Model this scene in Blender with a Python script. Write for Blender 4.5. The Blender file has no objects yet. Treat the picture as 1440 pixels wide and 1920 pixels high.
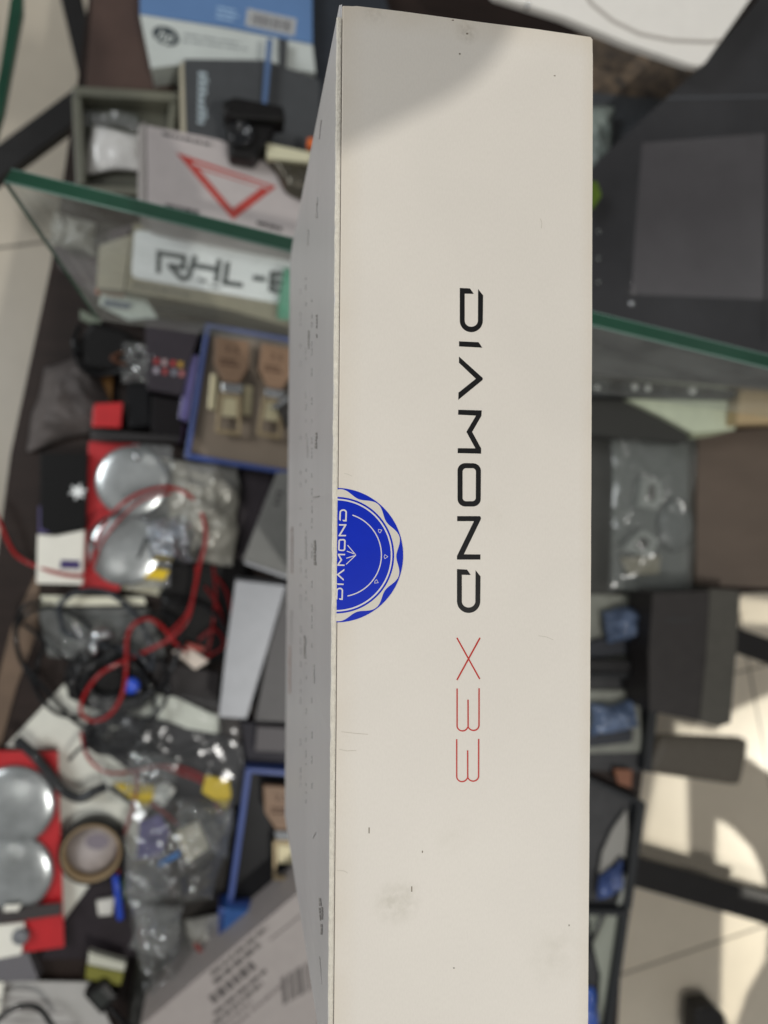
import bpy, bmesh, math, random
from mathutils import Vector, Matrix, noise
random.seed(7)
S = bpy.context.scene
COL = S.collection

# ------------------------------------------------------------------ camera
F = 1450.0                       # focal length in pixels of the 1440x1920 photograph
CAM = Vector((-0.0228576, -0.12389227, 0.18317687))
R3 = Matrix(((0.98266021, -0.00967931, -0.1851627),
             (0.00785807, 0.99991329, -0.0105672),
             (0.18524893, 0.00892895, 0.98265106)))
cd = bpy.data.cameras.new('camera')
cam = bpy.data.objects.new('camera', cd)
COL.objects.link(cam)
cam.matrix_world = Matrix.Translation(CAM) @ R3.to_4x4()
cd.sensor_fit = 'VERTICAL'
cd.sensor_height = 24.0
cd.lens = F / 1920 * 24.0
cd.clip_start = 0.01
cd.clip_end = 50
cd.dof.use_dof = True
cd.dof.focus_distance = 0.186
cd.dof.aperture_fstop = cd.lens / 2.4      # a 2.4 mm wide pupil
S.camera = cam

# ------------------------------------------------------------------ light
S.view_settings.view_transform = 'Standard'
S.view_settings.look = 'None'
S.view_settings.exposure = 0
S.view_settings.gamma = 1
S.cycles.use_denoising = True
S.cycles.max_bounces = 10
S.cycles.transparent_max_bounces = 24
S.cycles.sample_clamp_indirect = 6
S.cycles.caustics_refractive = False
S.cycles.caustics_reflective = False

W = bpy.data.worlds.new('World')
S.world = W
W.use_nodes = True
nt = W.node_tree
bg = nt.nodes['Background']
tc = nt.nodes.new('ShaderNodeTexCoord')
nz = nt.nodes.new('ShaderNodeTexNoise')
nz.inputs['Scale'].default_value = 4.5
nz.inputs['Detail'].default_value = 3
rp = nt.nodes.new('ShaderNodeValToRGB')
rp.color_ramp.elements[0].position = 0.42
rp.color_ramp.elements[0].color = (0.16, 0.155, 0.15, 1)
rp.color_ramp.elements[1].position = 0.60
rp.color_ramp.elements[1].color = (0.85, 0.85, 0.84, 1)
nt.links.new(tc.outputs['Generated'], nz.inputs['Vector'])
nt.links.new(nz.outputs['Fac'], rp.inputs['Fac'])
nt.links.new(rp.outputs['Color'], bg.inputs['Color'])
bg.inputs['Strength'].default_value = 0.42


def aim(o, target):
    d = Vector(target) - o.location
    o.rotation_euler = d.to_track_quat('-Z', 'Y').to_euler()


def lamp(name, kind, loc, target, energy, color=(1, 1, 1), size=0.1, spot=None, blend=0.2):
    d = bpy.data.lights.new(name, kind)
    d.energy = energy
    d.color = color
    if kind == 'AREA':
        d.size = size
    else:
        d.shadow_soft_size = size
    if spot:
        d.spot_size = math.radians(spot)
        d.spot_blend = blend
    o = bpy.data.objects.new(name, d)
    COL.objects.link(o)
    o.location = loc
    aim(o, target)
    return o


KEY = Vector((0.30, -0.45, 1.0)).normalized()
lamp('key_lamp', 'SPOT', Vector((0.03, -0.13, 0)) + KEY * 3.0, (0.0, -0.1, -0.3), 136, (1.0, 0.975, 0.925), 0.036, 70)
lamp('fill_lamp', 'AREA', (-2.0, 0.6, 1.5), (-.05, -0.1, -0.5), 33, (0.95, 0.98, 1.0), 0.9)  # added fill from the left for the side face and the deck
for i, (x, y) in enumerate([(-0.8, -0.9), (0.2, 1.0), (1.2, 0.2)]):
    lamp('sparkle_spot', 'SPOT', (x, y, 2.2), (x * .2, y * .2 - .1, -.75), 5, (1, .97, .92), 0.035, 80)  # small spots added to make the plastics sparkle

# ------------------------------------------------------------------ helpers
DECK = -0.75
FLOOR = -1.45


def ray(px, py):
    return R3 @ Vector(((px - 720) / F, (960 - py) / F, -1.0))


def at(px, py, z):
    """photograph pixel -> the point of the horizontal plane z"""
    d = ray(px, py)
    return CAM + d * ((z - CAM.z) / d.z)


def atx(px, py, x):
    d = ray(px, py)
    return CAM + d * ((x - CAM.x) / d.x)


def lin(c):
    return tuple(((v / 255) / 12.92 if v / 255 <= 0.04045 else ((v / 255 + 0.055) / 1.055) ** 2.4) for v in c)


MATS = {}


def mat(name, rgb, rough=0.5, metal=0.0, var=0.0, scale=60, bump=0.0, bscale=300, spec=0.5, coat=0.0, alpha=1.0, tint2=None,
        aniso=None):
    if name in MATS:
        return MATS[name]
    m = bpy.data.materials.new(name)
    m.use_nodes = True
    n = m.node_tree
    b = n.nodes['Principled BSDF']
    c = lin(rgb) + (1,)
    b.inputs['Base Color'].default_value = c
    b.inputs['Roughness'].default_value = rough
    b.inputs['Metallic'].default_value = metal
    b.inputs['Specular IOR Level'].default_value = spec
    b.inputs['Coat Weight'].default_value = coat
    b.inputs['Coat Roughness'].default_value = 0.08
    b.inputs['Alpha'].default_value = alpha
    t = n.nodes.new('ShaderNodeTexCoord')
    if var or tint2:
        z = n.nodes.new('ShaderNodeTexNoise')
        z.inputs['Scale'].default_value = scale
        z.inputs['Detail'].default_value = 6
        z.inputs['Roughness'].default_value = 0.65
        mp = n.nodes.new('ShaderNodeMapping')
        if aniso:
            mp.inputs['Scale'].default_value = aniso
        r = n.nodes.new('ShaderNodeValToRGB')
        r.color_ramp.elements[0].position = 0.3
        r.color_ramp.elements[1].position = 0.7
        a = lin(tint2) if tint2 else tuple(v * (1 - var) for v in c[:3])
        r.color_ramp.elements[0].color = a + (1,)
        r.color_ramp.elements[1].color = tuple(min(1, v * (1 + var)) for v in c[:3]) + (1,)
        n.links.new(t.outputs['Object'], mp.inputs['Vector'])
        n.links.new(mp.outputs['Vector'], z.inputs['Vector'])
        n.links.new(z.outputs['Fac'], r.inputs['Fac'])
        n.links.new(r.outputs['Color'], b.inputs['Base Color'])
    if bump:
        z = n.nodes.new('ShaderNodeTexNoise')
        z.inputs['Scale'].default_value = bscale
        z.inputs['Detail'].default_value = 4
        u = n.nodes.new('ShaderNodeBump')
        u.inputs['Strength'].default_value = bump
        u.inputs['Distance'].default_value = 0.002
        n.links.new(t.outputs['Object'], z.inputs['Vector'])
        n.links.new(z.outputs['Fac'], u.inputs['Height'])
        n.links.new(u.outputs['Normal'], b.inputs['Normal'])
    if sum(rgb) < 250:
        b.inputs['Specular IOR Level'].default_value = spec * .45
    MATS[name] = m
    return m


def clear_mat(name, rgb=(235, 240, 240), clear=0.72, rough=0.12, bump=0.5, bscale=90, haze=0.10):
    """clear plastic: lets most light straight through, the rest is gloss and a little milkiness"""
    if name in MATS:
        return MATS[name]
    m = bpy.data.materials.new(name)
    m.use_nodes = True
    n = m.node_tree
    n.nodes.remove(n.nodes['Principled BSDF'])
    out = n.nodes['Material Output']
    tr = n.nodes.new('ShaderNodeBsdfTransparent')
    tr.inputs['Color'].default_value = (0.97, 0.98, 0.98, 1)
    gl = n.nodes.new('ShaderNodeBsdfGlossy')
    gl.inputs['Roughness'].default_value = rough
    df = n.nodes.new('ShaderNodeBsdfDiffuse')
    df.inputs['Color'].default_value = lin(rgb) + (1,)
    m1 = n.nodes.new('ShaderNodeMixShader')
    m2 = n.nodes.new('ShaderNodeMixShader')
    m1.inputs[0].default_value = haze / max(1e-3, (1 - clear))
    n.links.new(gl.outputs[0], m1.inputs[1])
    n.links.new(df.outputs[0], m1.inputs[2])
    m2.inputs[0].default_value = 1 - clear
    n.links.new(tr.outputs[0], m2.inputs[1])
    n.links.new(m1.outputs[0], m2.inputs[2])
    n.links.new(m2.outputs[0], out.inputs['Surface'])
    if bump:
        t = n.nodes.new('ShaderNodeTexCoord')
        z = n.nodes.new('ShaderNodeTexNoise')
        z.inputs['Scale'].default_value = bscale
        z.inputs['Detail'].default_value = 3
        u = n.nodes.new('ShaderNodeBump')
        u.inputs['Strength'].default_value = bump
        u.inputs['Distance'].default_value = 0.004
        n.links.new(t.outputs['Object'], z.inputs['Vector'])
        n.links.new(z.outputs['Fac'], u.inputs['Height'])
        n.links.new(u.outputs['Normal'], gl.inputs['Normal'])
    MATS[name] = m
    return m


def tag(o, label=None, cat=None, group=None, kind=None):
    if label: o['label'] = label
    if cat: o['category'] = cat
    if group: o['group'] = group
    if kind: o['kind'] = kind
    return o


def thing(name, label, cat, loc, group=None):
    o = bpy.data.objects.new(name, None)
    o.empty_display_size = 0.02
    COL.objects.link(o)
    o.location = loc
    return tag(o, label, cat, group)


def link(name, me, m, parent=None, smooth=False):
    o = bpy.data.objects.new(name, me)
    COL.objects.link(o)
    if m is not None:
        me.materials.clear()
        me.materials.append(m)
    if smooth:
        for p in me.polygons:
            p.use_smooth = True
    if parent is not None:
        o.parent = parent
        loc = Vector((0, 0, 0))
        if parent.type == 'EMPTY':
            loc = parent.location.copy()
        o.matrix_parent_inverse = Matrix.Translation(-loc)
    return o


def from_bm(name, bm, m, parent=None, smooth=False):
    me = bpy.data.meshes.new(name)
    bmesh.ops.recalc_face_normals(bm, faces=bm.faces[:])
    bm.to_mesh(me)
    bm.free()
    return link(name, me, m, parent, smooth)


def area2(p):
    return sum(p[i].x * p[(i + 1) % len(p)].y - p[(i + 1) % len(p)].x * p[i].y for i in range(len(p)))


def prism_bm(bm, top, dz, bev=0.0, seg=2):
    """a closed block: polygon `top` (world points) carried down by dz (number: straight down, or a Vector)"""
    d = Vector((0, 0, -dz)) if not isinstance(dz, Vector) else dz
    vt = [bm.verts.new(p) for p in top]
    vb = [bm.verts.new(p + d) for p in top]
    n = len(top)
    fs = [bm.faces.new(vt), bm.faces.new(vb[::-1])]
    for i in range(n):
        fs.append(bm.faces.new((vt[i], vb[i], vb[(i + 1) % n], vt[(i + 1) % n])))
    if bev:
        es = list({e for f in fs[:1] for e in f.edges})
        es += [e for f in fs[2:] for e in f.edges if e not in es]
        es = list(dict.fromkeys(es))
        bmesh.ops.bevel(bm, geom=es, offset=bev, segments=seg, affect='EDGES', profile=0.6)


def block(name, px, ztop, h, m, parent=None, bev=0.0006):
    """px: polygon in photograph pixels of the block's top face, at height ztop"""
    bm = bmesh.new()
    prism_bm(bm, [at(x, y, ztop) for x, y in px], h, bev)
    return from_bm(name, bm, m, parent)


def qmap(q, z):
    """unit square (u right, v down) -> quad of photo pixels on plane z"""
    a, b, c, d = [at(x, y, z) for x, y in q]      # tl, tr, br, bl
    return lambda u, v: a * (1 - u) * (1 - v) + b * u * (1 - v) + c * u * v + d * (1 - u) * v


def polys(name, loops, fn, m, parent=None, thick=0.00015, direction=Vector((0, 0, 1))):
    """filled flat print / sheet from 2D loops (holes allowed), each corner sent through fn"""
    cu = bpy.data.curves.new(name, 'CURVE')
    cu.dimensions = '2D'
    cu.fill_mode = 'BOTH'
    for lp in loops:
        sp = cu.splines.new('POLY')
        sp.points.add(len(lp) - 1)
        for i, (x, y) in enumerate(lp):
            sp.points[i].co = (x, y, 0, 1)
        sp.use_cyclic_u = True
    tmp = bpy.data.objects.new('tmp', cu)
    me = bpy.data.meshes.new_from_object(tmp)
    bpy.data.objects.remove(tmp)
    bpy.data.curves.remove(cu)
    for v in me.vertices:
        v.co = fn(v.co.x, v.co.y)
    if thick:
        bm = bmesh.new()
        bm.from_mesh(me)
        bmesh.ops.remove_doubles(bm, verts=bm.verts[:], dist=1e-7)
        r = bmesh.ops.extrude_face_region(bm, geom=bm.faces[:])
        vs = [g for g in r['geom'] if isinstance(g, bmesh.types.BMVert)]
        bmesh.ops.translate(bm, verts=vs, vec=direction * thick)
        bmesh.ops.recalc_face_normals(bm, faces=bm.faces[:])
        bm.to_mesh(me)
        bm.free()
    me.name = name
    return link(name, me, m, parent)


def stroke(pts, w, closed=False):
    """outline loop(s) of a polyline of width w with mitred corners; open -> one loop, closed -> two loops"""
    n = len(pts)
    L, Rr = [], []
    for i in range(n):
        p = Vector(pts[i])
        a = Vector(pts[(i - 1) % n]) if (closed or i > 0) else None
        b = Vector(pts[(i + 1) % n]) if (closed or i < n - 1) else None
        d1 = (p - a).normalized() if a is not None else None
        d2 = (b - p).normalized() if b is not None else None
        d1 = d1 or d2
        d2 = d2 or d1
        n1 = Vector((-d1.y, d1.x)); n2 = Vector((-d2.y, d2.x))
        mm = (n1 + n2)
        if mm.length < 1e-6: mm = n1
        mm.normalize()
        k = w / 2 / max(0.35, mm.dot(n1))
        L.append(tuple(p + mm * k)); Rr.append(tuple(p - mm * k))
    if closed:
        return [L, Rr]
    return [L + Rr[::-1]]


def text(name, s, fn, m, parent=None, shear=0.0, thick=0.0001, bold=0.0, spacing=1.0):
    """lettering fitted to the unit square (u right, v down) of fn"""
    cu = bpy.data.curves.new(name, 'FONT')
    cu.body = s
    cu.shear = shear
    cu.offset = bold
    cu.space_character = spacing
    tmp = bpy.data.objects.new('tmp', cu)
    COL.objects.link(tmp)
    bpy.context.view_layer.update()
    me = bpy.data.meshes.new_from_object(tmp)
    bpy.data.objects.remove(tmp)
    xs = [v.co.x for v in me.vertices]; ys = [v.co.y for v in me.vertices]
    x0, x1, y0, y1 = min(xs), max(xs), min(ys), max(ys)
    for v in me.vertices:
        v.co = fn((v.co.x - x0) / (x1 - x0), 1 - (v.co.y - y0) / (y1 - y0)) + Vector((0, 0, thick))
    me.name = name
    return link(name, me, m, parent)


def catmull(P, n=8, closed=False):
    out = []
    N = len(P)
    rng = range(N if closed else N - 1)
    for i in rng:
        p0 = P[(i - 1) % N] if (closed or i > 0) else P[0]
        p1 = P[i]; p2 = P[(i + 1) % N]
        p3 = P[(i + 2) % N] if (closed or i + 2 < N) else P[-1]
        for k in range(n):
            t = k / n
            out.append(0.5 * ((2 * p1) + (p2 - p0) * t + (2 * p0 - 5 * p1 + 4 * p2 - p3) * t * t + (3 * p1 - p0 - 3 * p2 + p3) * t ** 3))
    if not closed:
        out.append(P[-1])
    return out


def tube(name, P, r, m, parent=None, closed=False, n=8, sides=8):
    P = catmull(P, n, closed)
    bm = bmesh.new()
    rings = []
    N = len(P)
    for i in range(N):
        a = P[(i - 1) % N] if (closed or i > 0) else P[i]
        b = P[(i + 1) % N] if (closed or i < N - 1) else P[i]
        t = (b - a).normalized()
        up = Vector((0, 0, 1)) if abs(t.z) < 0.9 else Vector((1, 0, 0))
        x = t.cross(up).normalized(); y = x.cross(t)
        rings.append([bm.verts.new(P[i] + (x * math.cos(2 * math.pi * k / sides) + y * math.sin(2 * math.pi * k / sides)) * r) for k in range(sides)])
    for i in range(N if closed else N - 1):
        A, B = rings[i], rings[(i + 1) % N]
        for k in range(sides):
            bm.faces.new((A[k], A[(k + 1) % sides], B[(k + 1) % sides], B[k]))
    if not closed:
        bm.faces.new(rings[0]); bm.faces.new(rings[-1][::-1])
    return from_bm(name, bm, m, parent, True)


def cable(px, r, m, z=0.004, closed=False, wob=0.003, name='cable', parent=None):
    P = []
    for i, q in enumerate(px):
        zz = DECK + (q[2] if len(q) > 2 else z) + wob * math.sin(i * 1.7)
        P.append(at(q[0], q[1], zz))
    return tube(name, P, r, m, parent, closed)


def lathe(name, c, prof, m, parent=None, seg=40, axis=None, sx=1.0, sy=1.0):
    """prof: (radius, height) pairs turned about z through c"""
    bm = bmesh.new()
    rings = []
    for r, h in prof:
        rings.append([bm.verts.new(c + Vector((sx * r * math.cos(2 * math.pi * k / seg), sy * r * math.sin(2 * math.pi * k / seg), h))) for k in range(seg)])
    for A, B in zip(rings[:-1], rings[1:]):
        for k in range(seg):
            bm.faces.new((A[k], A[(k + 1) % seg], B[(k + 1) % seg], B[k]))
    if prof[0][0] > 1e-6 and prof[0] != prof[-1]: bm.faces.new(rings[0][::-1])
    if prof[-1][0] > 1e-6 and prof[0] != prof[-1]: bm.faces.new(rings[-1])
    bmesh.ops.remove_doubles(bm, verts=bm.verts[:], dist=1e-7)
    return from_bm(name, bm, m, parent, True)


def dome(name, px, py, rpx, z, m, parent, flat=0.45, ry=1.0):
    c = at(px, py, z)
    r = rpx / F * (CAM.z - z)
    prof = [(r * 1.02, -0.006), (r * 1.02, 0)] + [(r * math.cos(a), flat * r * math.sin(a)) for a in [math.radians(5 * k) for k in range(19)]]
    prof[-1] = (0.0, prof[-1][1])
    return lathe(name, c, prof, m, parent, 48, sy=ry)


def bag(name, q, z, h, m, parent=None, seed=0, amp=0.5, n=44, freq=28):
    """crumpled closed film bag over a pixel quad"""
    fn = qmap(q, z)
    bm = bmesh.new()
    top, bot = [], []
    for j in range(n + 1):
        rt, rb = [], []
        for i in range(n + 1):
            u, v = i / n, j / n
            p = fn(u, v)
            e = (1 - abs(2 * u - 1) ** 3) * (1 - abs(2 * v - 1) ** 3)
            s = p * freq + Vector((seed * 3.1, seed * 1.7, seed))
            r = 1 - abs(noise.noise(s)) * 2
            r2 = 1 - abs(noise.noise(s * 2.3)) * 2
            wob = Vector((noise.noise(s + Vector((9, 0, 0))), noise.noise(s + Vector((0, 9, 0))), 0)) * 0.006
            hh = h * e * (0.55 + amp * (0.6 * r + 0.4 * r2)) + 0.0012 * noise.noise(s * 4)
            rt.append(bm.verts.new(p + wob + Vector((0, 0, max(hh, 0.0006)))))
            rb.append(bm.verts.new(p + wob) if 0 < i < n and 0 < j < n else rt[-1])
        top.append(rt); bot.append(rb)
    for j in range(n):
        for i in range(n):
            bm.faces.new((top[j][i], top[j + 1][i], top[j + 1][i + 1], top[j][i + 1]))
            a = [bot[j][i], bot[j][i + 1], bot[j + 1][i + 1], bot[j + 1][i]]
            if len(set(a)) == 4:
                try: bm.faces.new(a)
                except ValueError: pass
    return from_bm(name, bm, m, parent, True)


def bars(n, x0, x1, seed=1):
    rnd = random.Random(seed)
    out, x = [], 0.0
    ws = []
    for _ in range(n):
        ws.append((rnd.choice([1, 1, 2, 3]), rnd.choice([1, 1, 2])))
    T = sum(a + b for a, b in ws)
    for a, b in ws:
        out.append((x0 + (x1 - x0) * x / T, x0 + (x1 - x0) * (x + a) / T))
        x += a + b
    return out


def rect(u0, v0, u1, v1):
    return [(u0, v0), (u1, v0), (u1, v1), (u0, v1)]


def textlines(n, u0, v0, u1, v1, seed=1, fill=0.55, words=5):
    """small print that the photograph only shows as rows of grey words"""
    rnd = random.Random(seed)
    L = []
    for k in range(n):
        va = v0 + (v1 - v0) * k / n
        vb = va + (v1 - v0) / n * fill
        x = u0
        end = u0 + (u1 - u0) * rnd.uniform(0.6, 1.0)
        while x < end:
            w = (u1 - u0) / words * rnd.uniform(0.4, 1.1)
            L.append(rect(x, va, min(x + w, end), vb))
            x += w + (u1 - u0) * 0.03
    return L

#==MATERIALS
WHITE = mat('white_card', (214, 210, 202), .55, var=.04, scale=40)
PAPER = mat('white_paper', (240, 238, 226), .6, var=.05, scale=30)
BLACKP = mat('black_plastic', (22, 21, 21), .4, var=.2, scale=120)
DGREY = mat('dark_grey_card', (72, 74, 76), .5, var=.08)
GREYP = mat('grey_plastic', (118, 120, 124), .35, var=.06)
SILVER = mat('brushed_silver', (168, 170, 174), .38, .3, var=.05)
CHROME = mat('chrome', (215, 218, 220), .12, 1.0, bump=.1, bscale=60)
RED = mat('red_card', (192, 34, 40), .4, var=.12, scale=25)
REDW = mat('red_cable', (158, 26, 28), .3, coat=.3)
BLKW = mat('black_cable', (16, 17, 20), .32, coat=.4)
BLUEC = mat('blue_card', (52, 86, 160), .4, var=.1)
YEL = mat('yellow_tape', (236, 200, 20), .45, var=.05)
INK = mat('black_ink', (24, 24, 25), .35)
INKG = mat('grey_ink', (70, 68, 68), .5)
REDI = mat('red_ink', (190, 34, 18), .4)
BEIGE = mat('beige_card', (172, 166, 146), .55, var=.06)
FILM = clear_mat('clear_film', clear=.8, haze=.05)
FILM2 = clear_mat('smoky_film', (120, 120, 122), .93, .16, .2, 25, .03)
METALB = mat('black_painted_steel', (44, 43, 43), .45, var=.1)

# ------------------------------------------------------------------ the setting
def tile_mat():
    m = mat('floor_tiles', (208, 198, 180), .35, var=.06, scale=6)
    n = m.node_tree
    b = n.nodes['Principled BSDF']
    src = b.inputs['Base Color'].links[0].from_socket
    br = n.nodes.new('ShaderNodeTexBrick')
    br.offset = 0
    br.inputs['Scale'].default_value = 1.0
    br.inputs['Brick Width'].default_value = 0.6
    br.inputs['Row Height'].default_value = 0.6
    br.inputs['Mortar Size'].default_value = 0.003
    br.inputs['Mortar'].default_value = lin((120, 110, 96)) + (1,)
    t = n.nodes.new('ShaderNodeTexCoord')
    mp = n.nodes.new('ShaderNodeMapping')
    mp.inputs['Location'].default_value = (0.16, 0.1, 0)
    mp.inputs['Rotation'].default_value = (0, 0, math.radians(-12))
    n.links.new(t.outputs['Object'], mp.inputs['Vector'])
    n.links.new(mp.outputs['Vector'], br.inputs['Vector'])
    n.links.new(src, br.inputs['Color1'])
    n.links.new(src, br.inputs['Color2'])
    n.links.new(br.outputs['Color'], b.inputs['Base Color'])
    return m


bm = bmesh.new()
vs = [bm.verts.new(Vector(p)) for p in ((-6, -6, FLOOR), (6, -6, FLOOR), (6, 6, FLOOR), (-6, 6, FLOOR))]
bm.faces.new(vs)
tag(from_bm('floor', bm, tile_mat()), kind='structure')

DK = mat('cabinet_board', (44, 34, 30), .45, var=.25, scale=14, aniso=(1, 6, 1))
root = thing('display_cabinet', 'dark brown board of a glass display counter covered with gadgets and cables', 'display cabinet', at(700, 900, DECK))
block('shelf_board', [(150, 120), (180, -120), (1700, -120), (1700, 1105), (1390, 1110), (1215, 1360), (1185, 1600), (1165, 1800), (1150, 2100), (-160, 2100),
                      (-160, 1420), (-30, 1250), (20, 850), (95, 500)], DECK, 0.02, DK, root, .002)
# pale inner lining of the board's left side, lighter worn wood
block('lighter_wood_strip', [(-40, 1420), (20, 1180), (75, 1060), (70, 1180), (30, 1290), (0, 1400)], DECK + .002, .002, mat('worn_wood', (108, 88, 70), .5, var=.2, scale=20), root, 0)
# upright that carries the tall box (behind it)
p0 = at(560, 1000, DECK)
bm = bmesh.new()
prism_bm(bm, [Vector((0.046, -0.07, -.171)), Vector((0.063, -0.07, -.171)), Vector((0.063, -0.20, -.171)), Vector((0.046, -0.20, -.171))], -.171 - DECK, .0008)
from_bm('upright', bm, METALB, root)
#==OBJECTS
# ------------------------------------------------------------------ the tall white box
def box_mat(name, rgb, stains=True):
    m = mat(name, rgb, .5, var=.025, scale=18, bump=.025, bscale=1400)
    n = m.node_tree
    b = n.nodes['Principled BSDF']
    src = b.inputs['Base Color'].links[0].from_socket
    if not stains: return m
    t = n.nodes.new('ShaderNodeTexCoord')
    acc = src
    for (px, py, r, col, k, sc) in [(745, 1690, .0066, (164, 158, 136), .5, 420), (1040, 1790, .0095, (190, 184, 166), .3, 260),
                                    (850, 1570, .006, (196, 189, 170), .2, 300),
                                    (875, 60, .0035, (140, 128, 110), .45, 900), (925, 965, .005, (200, 192, 172), .18, 300),
                                    (700, 20, .004, (150, 140, 125), .35, 900)]:
        c = at(px, py, 0)
        vm = n.nodes.new('ShaderNodeVectorMath'); vm.operation = 'DISTANCE'
        vm.inputs[1].default_value = c
        mr = n.nodes.new('ShaderNodeMapRange')
        mr.inputs['From Min'].default_value = r * .25
        mr.inputs['From Max'].default_value = r
        mr.inputs['To Min'].default_value = k
        mr.inputs['To Max'].default_value = 0
        z = n.nodes.new('ShaderNodeTexNoise'); z.inputs['Scale'].default_value = sc; z.inputs['Detail'].default_value = 5
        rr = n.nodes.new('ShaderNodeMapRange')
        rr.inputs['From Min'].default_value = .3; rr.inputs['From Max'].default_value = .8
        mu = n.nodes.new('ShaderNodeMath'); mu.operation = 'MULTIPLY'
        mx = n.nodes.new('ShaderNodeMix'); mx.data_type = 'RGBA'
        n.links.new(t.outputs['Object'], vm.inputs[0]); n.links.new(t.outputs['Object'], z.inputs['Vector'])
        n.links.new(vm.outputs['Value'], mr.inputs['Value']); n.links.new(z.outputs['Fac'], rr.inputs['Value'])
        n.links.new(mr.outputs[0], mu.inputs[0]); n.links.new(rr.outputs[0], mu.inputs[1])
        n.links.new(mu.outputs[0], mx.inputs[0])
        n.links.new(acc, mx.inputs[6]); mx.inputs[7].default_value = lin(col) + (1,)
        acc = mx.outputs[2]
    # paper grain and a faint yellowed rub along the long edges
    z = n.nodes.new('ShaderNodeTexNoise'); z.inputs['Scale'].default_value = 2600; z.inputs['Detail'].default_value = 3
    mp = n.nodes.new('ShaderNodeMapping'); mp.inputs['Scale'].default_value = (1, .35, 1)
    rr = n.nodes.new('ShaderNodeMapRange'); rr.inputs['From Min'].default_value = .35; rr.inputs['From Max'].default_value = .75; rr.inputs['To Max'].default_value = .08
    mx = n.nodes.new('ShaderNodeMix'); mx.data_type = 'RGBA'
    n.links.new(t.outputs['Object'], mp.inputs['Vector']); n.links.new(mp.outputs['Vector'], z.inputs['Vector']); n.links.new(z.outputs['Fac'], rr.inputs['Value'])
    n.links.new(rr.outputs[0], mx.inputs[0]); n.links.new(acc, mx.inputs[6]); mx.inputs[7].default_value = lin((170, 160, 146)) + (1,)
    acc = mx.outputs[2]
    sp = n.nodes.new('ShaderNodeSeparateXYZ'); n.links.new(t.outputs['Object'], sp.inputs[0])
    z = n.nodes.new('ShaderNodeTexNoise'); z.inputs['Scale'].default_value = 90; z.inputs['Detail'].default_value = 6
    n.links.new(t.outputs['Object'], z.inputs['Vector'])
    for a, b2, ch in ((.0065, .0, 0), (.0615, .0655, 0), (-.006, .0005, 1)):
        e = n.nodes.new('ShaderNodeMapRange'); e.inputs['From Min'].default_value = a; e.inputs['From Max'].default_value = b2; e.inputs['To Max'].default_value = .55
        n.links.new(sp.outputs[ch], e.inputs['Value'])
        mu = n.nodes.new('ShaderNodeMath'); mu.operation = 'MULTIPLY'
        n.links.new(e.outputs[0], mu.inputs[0]); n.links.new(z.outputs['Fac'], mu.inputs[1])
        mx = n.nodes.new('ShaderNodeMix'); mx.data_type = 'RGBA'
        n.links.new(mu.outputs[0], mx.inputs[0]); n.links.new(acc, mx.inputs[6]); mx.inputs[7].default_value = lin((208, 192, 166)) + (1,)
        acc = mx.outputs[2]
    # faint specks of dirt
    z = n.nodes.new('ShaderNodeTexNoise'); z.inputs['Scale'].default_value = 420; z.inputs['Detail'].default_value = 2
    rr = n.nodes.new('ShaderNodeMapRange'); rr.inputs['From Min'].default_value = .80; rr.inputs['From Max'].default_value = .83
    rr.inputs['To Max'].default_value = .25
    mx = n.nodes.new('ShaderNodeMix'); mx.data_type = 'RGBA'
    n.links.new(t.outputs['Object'], z.inputs['Vector']); n.links.new(z.outputs['Fac'], rr.inputs['Value'])
    n.links.new(rr.outputs[0], mx.inputs[0]); n.links.new(acc, mx.inputs[6]); mx.inputs[7].default_value = lin((110, 100, 85)) + (1,)
    n.links.new(mx.outputs[2], b.inputs['Base Color'])
    return m


BW, BH, BD = .065, .25797521, .17042495
BOXM = box_mat('box_card', (227, 220, 209))
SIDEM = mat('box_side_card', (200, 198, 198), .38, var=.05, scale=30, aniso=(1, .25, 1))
root = thing('white_retail_box', 'tall white cardboard box with black and red spine lettering and a blue round seal', 'box', (0.03, -BH / 2, -BD))
# spine board (the face turned to us)
bm = bmesh.new()
top = [Vector((0.00052, -.0004, 0)), Vector((0.00052, -BH + .0005, 0))]
for k in range(61):
    y = -BH + .0002 + (BH - .0008) * k / 60
    top.append(Vector((BW + .00007 * noise.noise(Vector((1, y * 60, 0))) + .00005 * noise.noise(Vector((2, y * 400, 0))) + .00018 * math.sin(math.pi * k / 60), y, 0)))
top.append(Vector((BW - .0006, 0, 0)))
top += [Vector((.05, .00006, 0)), Vector((.034, -.00003, 0)), Vector((.015, .00005, 0)), Vector((.004, -.0001, 0))]
prism_bm(bm, top, BD, .0003, 2)
# close subdivisions for a gentle swell of the board
from_bm('spine_board', bm, BOXM, root)
# cover board with its rounded, slightly bruised edge, one millimetre thick
bm = bmesh.new()
rows = []
NY = 90
for j in range(NY + 1):
    y = -BH * j / NY
    e = .00012 * noise.noise(Vector((0, y * 260, 0))) + .00006 * noise.noise(Vector((3, y * 900, 0)))
    tt = max(0, 1 - j / 3.0)
    x0, x1 = -.00085 + e + .0007 * tt, .00045
    zt = .00006 + e * .4 - .0006 * tt
    prof = [(x1, -BD), (x1, -.00025), (x1 - .0002, zt), (x0 + .0003, zt), (x0 + .00006, zt - .0001), (x0, zt - .0004), (x0, -BD)]
    rows.append([bm.verts.new(Vector((a, y, b))) for a, b in prof])
for A, B in zip(rows[:-1], rows[1:]):
    for k in range(len(A)):
        bm.faces.new((A[k], A[(k + 1) % len(A)], B[(k + 1) % len(A)], B[k]))
bm.faces.new(rows[0]); bm.faces.new(rows[-1][::-1])
from_bm('cover_board', bm, SIDEM, root)
EDGE = mat('worn_board_edge', (224, 217, 202), .6, var=.1, scale=500, bump=.3, bscale=1500)
bm = bmesh.new()
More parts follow.
